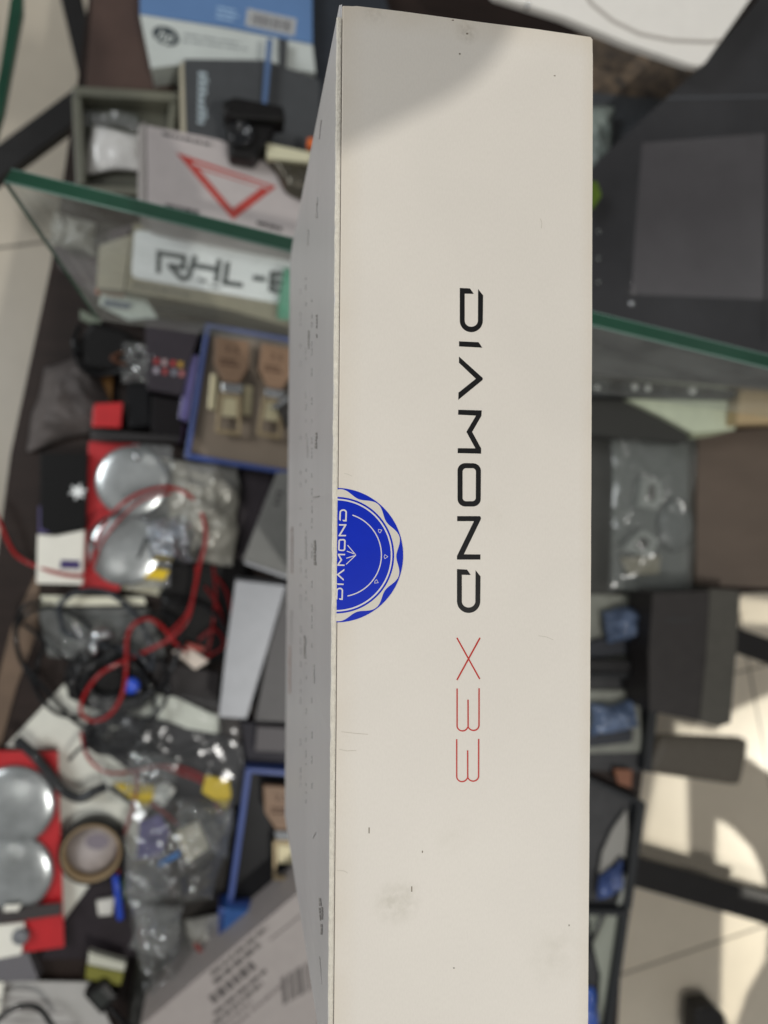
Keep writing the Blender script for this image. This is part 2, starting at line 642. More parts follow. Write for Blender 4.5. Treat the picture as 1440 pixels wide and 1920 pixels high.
rows = []
for j in range(NY + 1):
    y = -.0035 - (BH - .0045) * j / NY
    e = .00012 * noise.noise(Vector((0, y * 260, 0))) + .00008 * noise.noise(Vector((5, y * 1100, 0)))
    x0, x1 = -.00087 + e, .00034
    rows.append([bm.verts.new(Vector(p)) for p in ((x1, y, .00012), (x1 - .0003, y, .00022), (x0 + .00035, y, .0002), (x0, y, -.00012), (x0 + .0002, y, -.0004), (x1, y, -.0004))])
for A, B in zip(rows[:-1], rows[1:]):
    for k in range(len(A)):
        bm.faces.new((A[k], A[(k + 1) % len(A)], B[(k + 1) % len(A)], B[k]))
bm.faces.new(rows[0]); bm.faces.new(rows[-1][::-1])
from_bm('edge_fold', bm, EDGE, root)

# big lettering, traced letter by letter in spine coordinates
s5 = 5.65


def c6(p): return [(820 + x / s5, 520 + y / s5) for x, y in p]
def c7(p): return [(820 + x / s5, 840 + y / s5) for x, y in p]
def c8(p): return [(820 + x / s5, 1160 + y / s5) for x, y in p]


def arc(cx_, cy_, rx, ry, a0, a1, n=20):
    return [(cx_ + rx * math.cos(math.radians(a0 + (a1 - a0) * i / n)), cy_ + ry * math.sin(math.radians(a0 + (a1 - a0) * i / n))) for i in range(n + 1)]


def d_shape(xl, xr, yt, yb, cut, dx):
    w = 51
    cxm = (xl + xr) / 2
    ro = (xr - xl) / 2
    return ([(xl, yt), (xl + cut, yt + 5), (xl + cut + 40, yt + 62), (xl + w, yt + 60)] +
            [(xl + w + dx, yb - ro)] + arc(cxm, yb - ro, ro - w, ro - w + 6 - 12 + 0, 180, 0)[1:-1] + [(xr - w, yb - ro), (xr - w + 2, yt + 12), (xr + 3, yt + 78)] +
            arc(cxm, yb - ro, ro, ro, 0, 180))


LET = [
    [c6(d_shape(238, 481, 113, 581, 107, 0))],
    [c6([(230, 678), (437, 688), (475, 745), (230, 732)])],
    [c6([(230, 840), (476, 1062), (482, 1076), (476, 1090), (222, 1297), (224, 1222), (408, 1075), (229, 905)])],
    [c6([(222, 1403), (470, 1410), (466, 1468), (368, 1637), (463, 1812), (463, 1868), (215, 1862), (217, 1810), (403, 1812), (308, 1637), (410, 1465), (220, 1455)])],
    [c7(arc(296, 240, 82, 80, 180, 270, 10) + arc(379, 242, 82, 80, 270, 360, 10) + arc(377, 540, 82, 80, 0, 90, 10) + arc(296, 540, 82, 80, 90, 180, 10)),
     c7(arc(304, 250, 37, 36, 180, 270, 8) + arc(372, 250, 37, 36, 270, 360, 8) + arc(370, 528, 37, 36, 0, 90, 8) + arc(304, 528, 37, 36, 90, 180, 8))],
    [c7([(210, 722), (445, 722), (458, 728), (462, 745), (458, 760), (280, 1126), (456, 1128), (455, 1182), (208, 1182), (208, 1145), (388, 775), (210, 775)])],
    [c7(d_shape(208, 454, 1283, 1747, 106, 0))],
]
fs = lambda x, y: at(x, y, .00001)
for lp in LET:
    polys('letter', lp, fs, INK, root, .00005)
for seg in ([(207, 203), (449, 640)], [(452, 203), (207, 650)]):
    polys('numeral_stroke', [c8(stroke(seg, 15)[0])], fs if seg[0][0] == 207 else (lambda x, y: at(x, y, .00003)), REDI, root, .00005)
for dx, dy in ((0, 0), (-4, 537)):
    a = [(209 + dx, 740 + dy), (209 + dx, 1130 + dy)] + arc(266 + dx, 1135 + dy, 57, 54, 180, 30, 14)[1:] + [(324 + dx, 1150 + dy)]
    b = [(442 + dx, 737 + dy), (441 + dx, 1130 + dy)] + arc(383 + dx, 1130 + dy, 58, 54, 0, 150, 14)[1:] + [(326 + dx, 1145 + dy), (325 + dx, 858 + dy)]
    polys('numeral_stroke', [c8(stroke(a, 14)[0])], fs, REDI, root, .00005)
    polys('numeral_stroke', [c8(stroke(b, 14)[0])], lambda x, y: at(x, y, .00003), REDI, root, .00005)

# round blue seal, half of it on the spine
BLUE = mat('seal_blue', (16, 46, 184), .3, var=.06, scale=80, coat=.2)
SEALW = mat('seal_white', (222, 216, 214), .4)
o5 = 4.5


def sf(z): return lambda x, y: at(600 + x / o5, 880 + y / o5, z)


CX, CY = 134, 724
LX = 133


def halfdisc(r, n=90, a=None):
    return [(CX + r * math.cos(math.radians(t)), CY + r * math.sin(math.radians(t))) for t in [-90 + 180 * i / n for i in range(n + 1)]]


def wave():
    out = []
    for i in range(181):
        t = -90 + i
        r = 534 - 24 * math.cos(2 * math.pi * (t - 1) / 34.5)
        out.append((CX + r * math.cos(math.radians(t)), CY + r * math.sin(math.radians(t))))
    return out


seal = polys('seal', [halfdisc(567)], sf(.00002), BLUE, root, .00008)
polys('seal_ring', [wave() + halfdisc(492)[::-1]], sf(.00011), mat('seal_gap', (216, 209, 196), .5), seal, .00002)
polys('seal_ring', [halfdisc(476) + halfdisc(463)[::-1]], sf(.00011), SEALW, seal, .00002)
polys('seal_arc', stroke(arc(165, 722, 353, 353, -72, 79, 50), 9), sf(.00011), SEALW, seal, .00002)
for (x, y, r) in ((508, 518, 66), (557, 737, 90), (478, 950, 118)):
    d = [(x - 15, y - 6), (x - 9, y - 17), (x + 15, y), (x - 9, y + 17), (x - 15, y + 6)]
    k = math.radians(r - 90)
    d = [(x + (a - x) * math.cos(k) - (b - y) * math.sin(k), y + (a - x) * math.sin(k) + (b - y) * math.cos(k)) for a, b in d]
    polys('seal_gem', stroke(d, 4, True), sf(.00011), SEALW, seal, .00002)
for a, b in (((302, 722), (232, 640)), ((296, 716), (226, 690)), ((296, 728), (222, 750)), ((302, 724), (220, 802))):
    polys('seal_ray', stroke([a, b], 7), sf(.00011 if a[1] != 724 else .00013), SEALW, seal, .00002)


def small(lps):
    out = []
    for lp in lps:
        q = []
        for x, y in lp:
            v = (y - 540.0) / (1149.3 - 540.0)          # 0 top .. 1 bottom of the big word
            xl, xr = 862.0 - 5 * v, 905.5 - 5 * v
            u = (x - xl) / (xr - xl)
            yy = 1102 + (337 - 1102) * v
            left = 134 + (164 - 134) * v
            q.append((left + (1 - u) * (58 + 6 * v), yy))
        out.append(q)
    return out


for lp in LET:
    polys('seal_letter', small(lp), sf(.00012), SEALW, seal, .00002)

# pin pricks and scuffs on the spine
for x, y, w, h in ((862, 101, 3, 3), (876, 63, 4, 3), (849, 38, 4, 2), (692, 1557, 2, 11), (792, 1597, 2, 4), (772, 1667, 2, 10), (851, 1815, 3, 2), (1040, 142, 3, 2), (1067, 1735, 2, 3)):
    polys('speck', [rect(x - w / 2, y - h / 2, x + w / 2, y + h / 2)], fs, mat('speck_brown', (128, 116, 100), .7), root, .00002)
SC = mat('scuff', (205, 198, 184), .6)
for P in ([(645, 888), (652, 889), (660, 893)], [(640, 1372), (665, 1375), (690, 1377)], [(636, 1405), (650, 1408), (668, 1407)], [(632, 1632), (645, 1633), (652, 1637)],
          [(1010, 1192), (1024, 1194), (1038, 1200)], [(1013, 410), (1016, 418), (1015, 428)]):
    polys('scuff_line', stroke(P, 1.2), fs, SC, root, .00003)

# prints on the big side face, seen at a grazing angle
SX = -.00085
PR = mat('side_print', (146, 143, 140), .5)
PR2 = mat('side_print_pale', (184, 181, 179), .5)


def sidep(px, m):
    bm = bmesh.new()
    rd = random.Random(int(px[0][1]))
    a, b, c, d = [Vector(p) for p in px]
    n_ = max(2, int((d.y - a.y) / 6))
    for k in range(n_):
        t0, t1 = k / n_, (k + rd.uniform(.75, 1.0)) / n_
        i0, i1 = rd.uniform(0, .35), rd.uniform(.65, 1)
        p = [a.lerp(d, t0).lerp(b.lerp(c, t0), i0), a.lerp(d, t0).lerp(b.lerp(c, t0), i1), a.lerp(d, t1).lerp(b.lerp(c, t1), i1), a.lerp(d, t1).lerp(b.lerp(c, t1), i0)]
        prism_bm(bm, [atx(q.x, q.y, SX - .0003) for q in p], Vector((.0002, 0, 0)))
    from_bm('side_print', bm, m, root)


for px, m in [([(597, 1684), (601, 1684), (602, 1700), (597, 1700)], PR), ([(597, 1702), (599, 1702), (601, 1727), (599, 1727)], PR), ([(602, 1700), (604, 1702), (604, 1726), (602, 1724)], PR),
              ([(600, 1732), (604, 1734), (603, 1754), (600, 1754)], PR), ([(597, 1790), (599, 1800), (603, 1850), (601, 1830)], PR2), ([(577, 620), (579, 620), (579, 656), (577, 656)], PR),
              ([(592, 590), (594, 590), (594, 616), (592, 616)], PR), ([(592, 626), (594, 628), (594, 634), (592, 634)], PR), ([(590, 811), (594, 811), (593, 842), (590, 842)], PR),
              ([(573, 822), (576, 822), (577, 858), (575, 858)], PR2), ([(571, 1006), (574, 1006), (574, 1050), (571, 1050)], PR2), ([(587, 1013), (591, 1013), (592, 1060), (588, 1060)], PR),
              ([(592, 386), (595, 366), (594, 408), (590, 408)], PR2), ([(576, 430), (578, 430), (577, 460), (575, 460)], PR2), ([(569, 1192), (572, 1192), (572, 1236), (569, 1236)], PR),
              ([(586, 1246), (589, 1246), (589, 1284), (586, 1280)], PR2), ([(600, 225), (602, 225), (598, 262), (597, 262)], PR2),
              ([(545, 988), (549, 988), (548, 1075), (545, 1075)], mat('side_print_mauve', (160, 148, 144), .5)), ([(543, 1140), (547, 1145), (546, 1210), (543, 1205)], PR2),
              ([(541, 1210), (545, 1210), (544, 1300), (541, 1300)], mat('side_print_rust', (170, 150, 142), .5)), ([(586, 932), (599, 930), (599, 931), (586, 934)], PR),
              ([(587, 1568), (591, 1560), (591, 1562), (586, 1573)], PR2)]:
    sidep(px, m)
rd2 = random.Random(5)
for x0_, step, mm_ in ((583, 9, PR2), (562, 14, PR2), (572, 23, PR2)):
    y = 520
    while y < 1500:
        h = rd2.uniform(3, 16)
        if rd2.random() < .55:
            sidep([(x0_, y), (x0_ + 1.3, y), (x0_ + 1.2, y + h), (x0_ - .1, y + h)], mm_)
        y += h + rd2.uniform(2, step)

# ------------------------------------------------------------------ sloping glass pane behind the box
def pt(px, py, depth): return CAM + ray(px, py) * depth


A, B, C_ = pt(10, 343, .43), pt(1560, 722, .46), pt(186, 600, .52)
nrm = (B - A).cross(C_ - A).normalized()
if nrm.z < 0: nrm = -nrm


def onpane(px, py):
    d = ray(px, py)
    return CAM + d * ((A - CAM).dot(nrm) / d.dot(nrm))


D_ = onpane(1560, 800)
gm = bpy.data.materials.new('green_glass')
gm.use_nodes = True
n = gm.node_tree
n.nodes.remove(n.nodes['Principled BSDF'])
tr = n.nodes.new('ShaderNodeBsdfTransparent'); tr.inputs['Color'].default_value = (.985, .997, .992, 1)
gl = n.nodes.new('ShaderNodeBsdfGlossy'); gl.inputs['Roughness'].default_value = .03
fr = n.nodes.new('ShaderNodeLayerWeight'); fr.inputs['Blend'].default_value = .12
mx = n.nodes.new('ShaderNodeMixShader')
n.links.new(fr.outputs['Facing'], mx.inputs[0]); n.links.new(tr.outputs[0], mx.inputs[1]); n.links.new(gl.outputs[0], mx.inputs[2])
dd = n.nodes.new('ShaderNodeBsdfDiffuse'); dd.inputs['Color'].default_value = (.62, .66, .63, 1)  # milky diffuse mix stands in for reflections veiling the pane
dn = n.nodes.new('ShaderNodeTexNoise'); dn.inputs['Scale'].default_value = 14; dn.inputs['Detail'].default_value = 5
dr = n.nodes.new('ShaderNodeMapRange'); dr.inputs['From Min'].default_value = .35; dr.inputs['From Max'].default_value = .7
dr.inputs['To Min'].default_value = .02; dr.inputs['To Max'].default_value = .11
m3 = n.nodes.new('ShaderNodeMixShader')
n.links.new(dn.outputs['Fac'], dr.inputs['Value']); n.links.new(dr.outputs[0], m3.inputs[0])
n.links.new(mx.outputs[0], m3.inputs[1]); n.links.new(dd.outputs[0], m3.inputs[2])
n.links.new(m3.outputs[0], n.nodes['Material Output'].inputs['Surface'])
EDG = mat('glass_cut_edge', (36, 72, 56), .22, var=.3, scale=8, coat=.4)
T = .0096
root = thing('glass_shelf_pane', 'sloping clear glass pane with a thick dark green cut edge crossing behind the white box', 'glass pane', (A + B) / 2)
bm = bmesh.new()
prism_bm(bm, [A, C_, D_, B], -nrm * T)
from_bm('pane', bm, gm, root)
bm = bmesh.new()
ed = (B - A).normalized()
out = ed.cross(nrm).normalized()
if out.y < 0: out = -out
g = out * .0006
prism_bm(bm, [A + g, B + g, B + g * 3, A + g * 3], -nrm * T, .0003)
from_bm('cut_edge', bm, EDG, root)
out2 = (C_ - A).cross(nrm).normalized()
if out2.x > 0: out2 = -out2
bm = bmesh.new()
prism_bm(bm, [A + out2 * .0006, C_ + out2 * .0006, C_ + out2 * .0015, A + out2 * .0012], -nrm * .0028, .0002)
from_bm('side_edge', bm, EDG, root)
# pale chamfer lines along the cut edge
LN = mat('glass_chamfer', (122, 150, 140), .15, coat=.5)
for k, w in ((.0002, .0007), (-.0094, -.0101)):
    bm = bmesh.new()
    a = nrm * k; b2 = nrm * w
    prism_bm(bm, [A + a + g, B + a + g, B + a + g * 3, A + a + g * 3], nrm * (w - k), 0)
    from_bm('chamfer', bm, LN, root)

# ================================================================== things in the cabinet
def H(h): return DECK + h


# ---- blue and white carton, top
q = [(262, -60), (600, -60), (590, 132), (262, 28)]
root = thing('printer_carton', 'blue and white carton with an oval logo and barcode lying behind the dark grey box', 'carton', at(430, 60, DECK))
BW_ = mat('carton_blue', (96, 130, 176), .4, var=.08, scale=10)
block('blue_panel', [(262, -60), (585, -60), (586, 82), (420, 50), (262, 26)], H(.05), .05, BW_, root)
block('white_panel', [(262, 27), (420, 52), (586, 84), (592, 136), (480, 122), (330, 122), (283, 128)], H(.05), .05, mat('carton_white', (196, 202, 198), .5, var=.06, scale=20), root)
z = H(.0503)
fn = qmap([(286, 44), (336, 56), (336, 92), (286, 78)], z)
lg = polys('logo_oval', [arc(.5, .5, .5, .5, 0, 360, 40)[:-1]], fn, mat('logo_dark', (62, 70, 74), .5), root, .0003)
text('logo_letters', 'hp', qmap([(296, 52), (328, 60), (324, 90), (292, 82)], z + .0004), mat('carton_white', (196, 202, 198)), lg, shear=.35, bold=.01)
bc = polys('barcode_label', [rect(0, 0, 1, 1)], qmap([(464, 16), (556, 36), (552, 68), (460, 48)], z), mat('label_grey', (176, 178, 178), .5), root, .0003)
polys('barcode', [rect(a, .18, b, .82) for a, b in bars(16, .1, .92, 4)], qmap([(464, 16), (556, 36), (552, 68), (460, 48)], z + .0004), mat('bar_brown', (112, 110, 112), .5), bc, .0002)
polys('small_print', textlines(3, 0, 0, 1, 1, 3, .45, 3), qmap([(408, 12), (456, 22), (452, 48), (404, 38)], z), mat('print_pale_blue', (160, 190, 220), .5), root, .0002)
polys('small_print', textlines(2, 0, 0, 1, 1, 5, .4, 4), qmap([(345, 62), (470, 82), (466, 100), (340, 86)], z), mat('print_grey', (150, 156, 156), .5), root, .0002)

# dark posts and boards behind
root = block('navy_divider', [(592, -80), (700, -80), (760, 120), (660, 360), (600, 210), (575, 90)], H(.03), .03, mat('navy_panel', (50, 54, 60), .4, var=.1))
tag(root, 'dark navy panel standing between the blue carton and the tall white box', 'panel')
root = block('wooden_batten', [(176, -60), (262, -60), (264, 40), (300, 130), (332, 168), (160, 166)], H(.012), .012, mat('brown_wood', (82, 66, 60), .45, var=.2, scale=9))
tag(root, 'reddish brown wooden batten beside the blue and white carton', 'batten')

# ---- dark grey carton
root = thing('grey_carton', 'dark grey carton with pale upright lettering above the white triangle box', 'carton', at(450, 190, DECK))
block('carton_body', [(345, 110), (500, 112), (600, 150), (600, 300), (350, 262)], H(.075), .075, DGREY, root, .001)
block('pale_edge', [(337, 122), (344, 112), (349, 262), (338, 258)], H(.0755), .074, BEIGE, root, .0003)
polys('side_lettering', textlines(9, 0, 0, 1, 1, 11, .6, 1), qmap([(372, 135), (392, 137), (388, 238), (370, 236)], H(.0754)), mat('pale_print', (176, 190, 196), .5), root, .0003)
root = block('blue_pen', [(500, 70), (512, 72), (500, 210), (490, 208)], H(.09), .008, mat('pen_blue', (84, 110, 150), .25, coat=.5), None, .002)
tag(root, 'slim blue pen lying down across the dark grey carton', 'pen')
root = block('dark_strap', [(522, 70), (540, 74), (536, 130), (524, 128)], H(.062), .01, DGREY, None, .002)
tag(root, 'short dark grey strap lying on the white edge of the blue carton', 'strap')

# ---- clear tray with white packet
root = thing('clear_tray', 'greenish clear plastic tray holding a folded white packet', 'tray', at(230, 260, DECK))
TR = mat('olive_tray', (112, 112, 98), .3, coat=.5, var=.1)
TR2 = mat('olive_tray_floor', (84, 84, 74), .35, coat=.4, var=.25, scale=12)
block('tray_floor', [(150, 182), (320, 192), (300, 350), (145, 350)], H(.006), .005, TR2, root)
block('tray_rim', [(134, 160), (336, 172), (334, 190), (136, 178)], H(.03), .03, TR, root, .002)
block('tray_rim', [(134, 179), (152, 180), (160, 345), (142, 345)], H(.03), .03, TR, root, .002)
block('tray_rim', [(318, 191), (334, 192), (326, 262), (312, 260)], H(.03), .03, TR, root, .002)
block('tray_rim', [(142, 346), (262, 350), (262, 366), (130, 362)], H(.026), .026, TR, root, .002)
bag('white_packet', [(168, 236), (262, 252), (262, 320), (162, 324)], H(.012), .012, mat('glossy_white', (238, 236, 232), .3, coat=.6), None, 3, .4, 16)
tag(COL.objects['white_packet'], 'small shiny white packet lying in the greenish clear tray', 'packet')
bag('film_pouch', [(150, 202), (260, 214), (262, 246), (155, 236)], H(.01), .008, FILM, None, 5, .8, 22, 60)
tag(COL.objects['film_pouch'], 'crinkled clear pouch lying above the white packet in the tray', 'pouch')

# ---- white box with red triangle
root = thing('triangle_box', 'white box with a red outlined triangle pointing down and dark print', 'box', at(420, 330, DECK))
block('box_top', [(274, 234), (410, 262), (560, 318), (575, 470), (276, 410)], H(.10), .10, mat('mauve_white', (186, 178, 176), .45, var=.05), root, .001)
block('box_side', [(258, 238), (270, 226), (273, 236), (274, 405), (258, 400)], H(.099), .09, mat('side_white', (170, 164, 160), .5), root, .002)
tri = [(330, 286), (518, 350), (437, 412)]
tri2 = [(384, 324), (478, 354), (438, 386)]
fz = lambda x, y: at(x, y, H(.1003))
RT = mat('triangle_red', (176, 62, 54), .4, var=.06)
polys('triangle', [tri, [(372, 316), (490, 352), (436, 392)]], fz, RT, root, .0003)
polys('triangle_inner', stroke([(362, 306), (503, 352)], 5), lambda x, y: at(x, y, H(.1008)), mat('mauve_white', (186, 178, 176)), root, .0001)
polys('small_print', textlines(1, 0, 0, 1, 1, 2, .8, 6), qmap([(305, 248), (400, 270), (399, 276), (304, 254)], H(.1004)), INKG, root, .0002)
polys('small_print', textlines(1, 0, 0, 1, 1, 8, .8, 5), qmap([(310, 382), (402, 402), (400, 412), (308, 392)], H(.1004)), INKG, root, .0002)
polys('small_print', textlines(1, 0, 0, 1, 1, 9, .8, 2), qmap([(482, 414), (542, 430), (540, 438), (480, 422)], H(.1004)), INKG, root, .0002)

# ---- black clip camera
root = thing('webcam', 'black webcam with a round lens perched above the triangle box', 'camera', at(470, 230, H(.1)))
block('camera_bar', [(416, 190), (440, 180), (532, 198), (536, 226), (440, 222), (418, 212)], H(.135), .03, BLACKP, root, .004)
block('camera_neck', [(424, 222), (520, 230), (500, 268), (478, 300), (428, 292)], H(.125), .025, BLACKP, root, .005)
lathe('camera_lens', at(452, 252, H(.126)), [(0, 0), (.012, 0), (.013, .004), (.009, .005), (.008, .002), (0, .0015)], mat('lens_glass', (20, 22, 26), .06, coat=1), root)
root = block('pale_yellow_box', [(500, 268), (585, 286), (580, 304), (500, 296)], H(.118), .01, mat('pale_yellow', (206, 202, 172), .5))
tag(root, 'pale yellow flat box just right of the black webcam', 'box')
root = block('orange_tab', [(577, 258), (590, 258), (588, 276), (576, 275)], H(.12), .01, mat('orange', (214, 104, 44), .5))
tag(root, 'tiny orange tab against the tall white box', 'tab')
bag('silver_bag', [(480, 300), (600, 300), (600, 400), (540, 360)], H(.105), .012, mat('silver_film', (92, 88, 78), .25, .6), None, 8, .8, 24)
tag(COL.objects['silver_bag'], 'crumpled dull silver bag between the webcam and the tall white box', 'bag')

# ---- sign box RHL
root = thing('radio_carton', 'beige carton with a white rounded label reading RHL-8', 'carton', at(380, 520, DECK))
block('carton_top', [(250, 418), (640, 480), (640, 640), (430, 580), (235, 545)], H(.055), .055, mat('beige_card2', (150, 144, 122), .5, var=.06), root)
block('carton_flap', [(186, 460), (246, 440), (232, 545), (180, 540)], H(.05), .05, BEIGE, root)
lab = qmap([(252, 430), (640, 490), (640, 590), (246, 520)], H(.0555))
rr = arc(.03, .12, .03, .12, 180, 270, 8) + [(1, 0), (1, 1)] + arc(.03, .88, .03, .12, 90, 180, 8)
lb = polys('front_label', [rr], lab, mat('label_white', (250, 254, 252), .35, var=.02), root, .0004)
HH = lambda x, y: at(x, y, H(.0561))
LI = mat('label_ink', (64, 74, 76), .4)
for k, P in enumerate([[(297, 512), (298, 474), (345, 482), (344, 502), (314, 498)], [(318, 498), (340, 522), (352, 523)],
          [(352, 523), (366, 479)], [(366, 479), (362, 497), (410, 506)], [(411, 486), (405, 530)], [(427, 491), (421, 530), (455, 535)], [(474, 520), (498, 524)]]):
    polys('label_letter', stroke([(x, y) for x, y in P], 9.5), lambda x, y, k=k: at(x, y, H(.0561 + .0001 * k)), LI, lb, .0002)
polys('label_letter', stroke([(510, 512), (545, 518), (544, 548), (508, 543)], 9, True), lambda x, y: at(x, y, H(.0572)), LI, lb, .0002)
polys('label_letter', stroke([(509, 528), (545, 533)], 9), lambda x, y: at(x, y, H(.0575)), LI, lb, .0002)
polys('small_print', stroke([(372, 524), (388, 528)], 5) + stroke([(394, 536), (412, 540)], 4), lambda x, y: at(x, y, H(.0563)), LI, lb, .0002)
polys('small_print', textlines(1, 0, 0, 1, 1, 3, .6, 9), qmap([(250, 532), (400, 560), (399, 566), (249, 538)], H(.0556)), INKG, root, .0002)
bm = bmesh.new()
root = tube('teal_pouch', [at(552, 506, H(.085)), at(548, 530, H(.08)), at(542, 565, H(.075)), at(540, 600, H(.07))], .012, mat('teal', (82, 160, 128), .35, var=.15), None, False, 8, 14)
tag(root, 'soft teal green pouch peeping out beside the tall white box', 'pouch')
# pale bits left of it
bag('crumpled_wrapper', [(98, 392), (178, 420), (180, 480), (90, 455)], H(.02), .012, mat('wrapper_pale', (160, 158, 150), .3, var=.3, scale=60, coat=.6), None, 11, .8, 24, 60)
tag(COL.objects['crumpled_wrapper'], 'crumpled pale wrapper under the left corner of the glass pane', 'wrapper')
root = block('purple_board', [(100, 462), (250, 420), (178, 560), (110, 500)], H(.004), .004, mat('plum', (92, 82, 86), .5, var=.1))
tag(root, 'dull plum coloured board under the left corner of the glass pane', 'board')
root = thing('orange_white_leaflet', 'orange and white leaflet curling below the beige carton', 'leaflet', at(240, 570, DECK))
block('leaflet_page', [(190, 546), (270, 556), (296, 596), (240, 600), (185, 572)], H(.03), .001, mat('mint_white', (202, 212, 202), .4, var=.1), root, .0002)
block('orange_band', [(180, 536), (240, 546), (232, 556), (180, 550)], H(.031), .0008, mat('orange', (214, 104, 44)), root, .0002)
block('blue_band', [(196, 560), (250, 570), (240, 580), (192, 574)], H(.0312), .0008, mat('grey_blue', (88, 104, 122)), root, .0002)

# ---- black device, plum box, dark box
tag(block('green_strip', [(150, 580), (190, 600), (186, 614), (150, 598)], H(.012), .006, mat('sage', (128, 138, 120), .5)), 'narrow sage green strip above the black plug', 'strip')
root = thing('black_adapter', 'black power adapter with a coiled lead left of the plum box', 'adapter', at(190, 660, DECK))
block('adapter_body', [(172, 600), (236, 618), (266, 650), (240, 700), (160, 690), (135, 650)], H(.03), .03, BLACKP, root, .006)
cable([(150, 610, .03), (138, 640, .034), (148, 680, .034), (185, 702, .03), (240, 690, .03), (262, 660, .03)], .003, BLKW, parent=root, name='adapter_lead')
cable([(230, 660, .034), (210, 672, .036), (236, 684, .036)], .002, mat('brown_wire', (110, 74, 56), .4), parent=root, name='adapter_wire')
root = block('black_sleeve', [(242, 640), (280, 652), (286, 800), (240, 806), (236, 740)], H(.022), .022, mat('sleeve_black', (18, 18, 21), .5, var=.2), None, .004)
tag(root, 'upright black sleeve between the plum box and the ochre strip', 'sleeve')
root = block('ochre_strip', [(192, 690), (212, 696), (208, 760), (186, 752)], H(.01), .008, mat('ochre', (120, 84, 40), .5, var=.2))
tag(root, 'ochre brown strip under the black adapter', 'strip')
root = thing('colour_chart_box', 'dark plum box printed with a chart of tiny coloured dots', 'box', at(330, 670, DECK))
block('box_body', [(272, 596), (378, 610), (352, 690), (340, 742), (276, 730)], H(.04), .04, mat('plum_dark', (66, 60, 66), .45, var=.08), root)
rnd = random.Random(4)
for i, (c) in enumerate([(176, 50, 50), (200, 170, 170), (190, 60, 56), (206, 160, 60), (190, 180, 190), (180, 70, 70), (150, 150, 160), (196, 120, 120)]):
    x, y = 290 + 15 * (i % 4) + rnd.uniform(-2, 2), 672 + 17 * (i // 4) + (i % 4) * 2
    polys('chart_dot', [rect(x, y, x + 9, y + 11)], lambda a, b: at(a, b, H(.0403)), mat('dot_%d' % i, c), root, .0002)
block('lower_flap', [(286, 742), (345, 752), (340, 820), (284, 812)], H(.03), .03, mat('nearly_black', (26, 22, 24), .4), root)
root = block('violet_strip', [(356, 662), (372, 668), (352, 790), (334, 784)], H(.036), .01, mat('violet', (112, 104, 160), .3, var=.3, scale=40, coat=.5))
tag(root, 'shiny violet strip against the left side of the upper blue tray', 'strip')
root = block('purple_card', [(308, 780), (330, 776), (346, 800), (340, 830), (306, 826)], H(.026), .004, mat('purple', (92, 58, 104), .45))
tag(root, 'small purple card at the lower left of the upper blue tray', 'card')

# ---- blue trays with gold usb adapters
GOLD = mat('gold_metal', (168, 150, 118), .35, .5, var=.1)
BRN = mat('brown_label', (136, 108, 84), .45, var=.08)


def blue_tray(label, outer, inner, zt, floor_m, plain=False):
    root = thing('blue_tray', label, 'tray', at(sum(p[0] for p in outer) / 4, sum(p[1] for p in outer) / 4, DECK), 'blue edged trays of adapters')
    m = mat('tray_blue', (62, 84, 148), .32, var=.12, scale=20, coat=.4)
    block('tray_floor', inner, zt - .012, .006, floor_m, root)
    for i in range(4):
        a, b, c, d = outer[i], outer[(i + 1) % 4], inner[(i + 1) % 4], inner[i]
        block('tray_rim', [a, b, c, d], zt, zt - DECK - .0005 * (i % 2), m, root, .0004)
    return root


def adapter(label, ox, oy, z, k=1.0, rot=0.0):
    root = thing('gold_adapter', label, 'adapter', at(ox, oy, z), 'gold adapters in the blue trays')
    c, s = math.cos(rot), math.sin(rot)
    g = lambda P: [(ox + k * (x * c - y * s), oy + k * (x * s + y * c)) for x, y in P]
    block('adapter_body', g([(-34, -60), (30, -52), (32, -4), (16, 28), (-14, 26), (-34, -8)]), z, .008, BRN, root, .001)
    block('adapter_collar', g([(-18, 28), (24, 31), (20, 48), (-14, 46)]), z - .001, .006, CHROME, root, .001)
    fr = g([(-20, 46), (20, 49), (24, 126), (-24, 122)])
    inn = g([(-14, 53), (14, 55), (18, 118), (-18, 115)])
    for i in range(4):
        block('plug_shell', [fr[i], fr[(i + 1) % 4], inn[(i + 1) % 4], inn[i]], z - .002, .005, GOLD, root, .0004)
    block('plug_tongue', g([(-13, 55), (13, 57), (14, 92), (-14, 90)]), z - .004, .003, mat('pale_gold', (206, 196, 160), .3, .3), root, .0004)
    text('label_mark', '2.5', qmap(g([(-14, -44), (12, -40), (12, -26), (-14, -30)]), z + .0003), mat('label_brown_ink', (84, 60, 48)), root)
    polys('label_print', textlines(2, 0, 0, 1, 1, 3, .5, 3), qmap(g([(-22, -18), (20, -14), (20, 2), (-22, -2)]), z + .0003), mat('label_brown_ink', (84, 60, 48)), root, .0002)
    return root


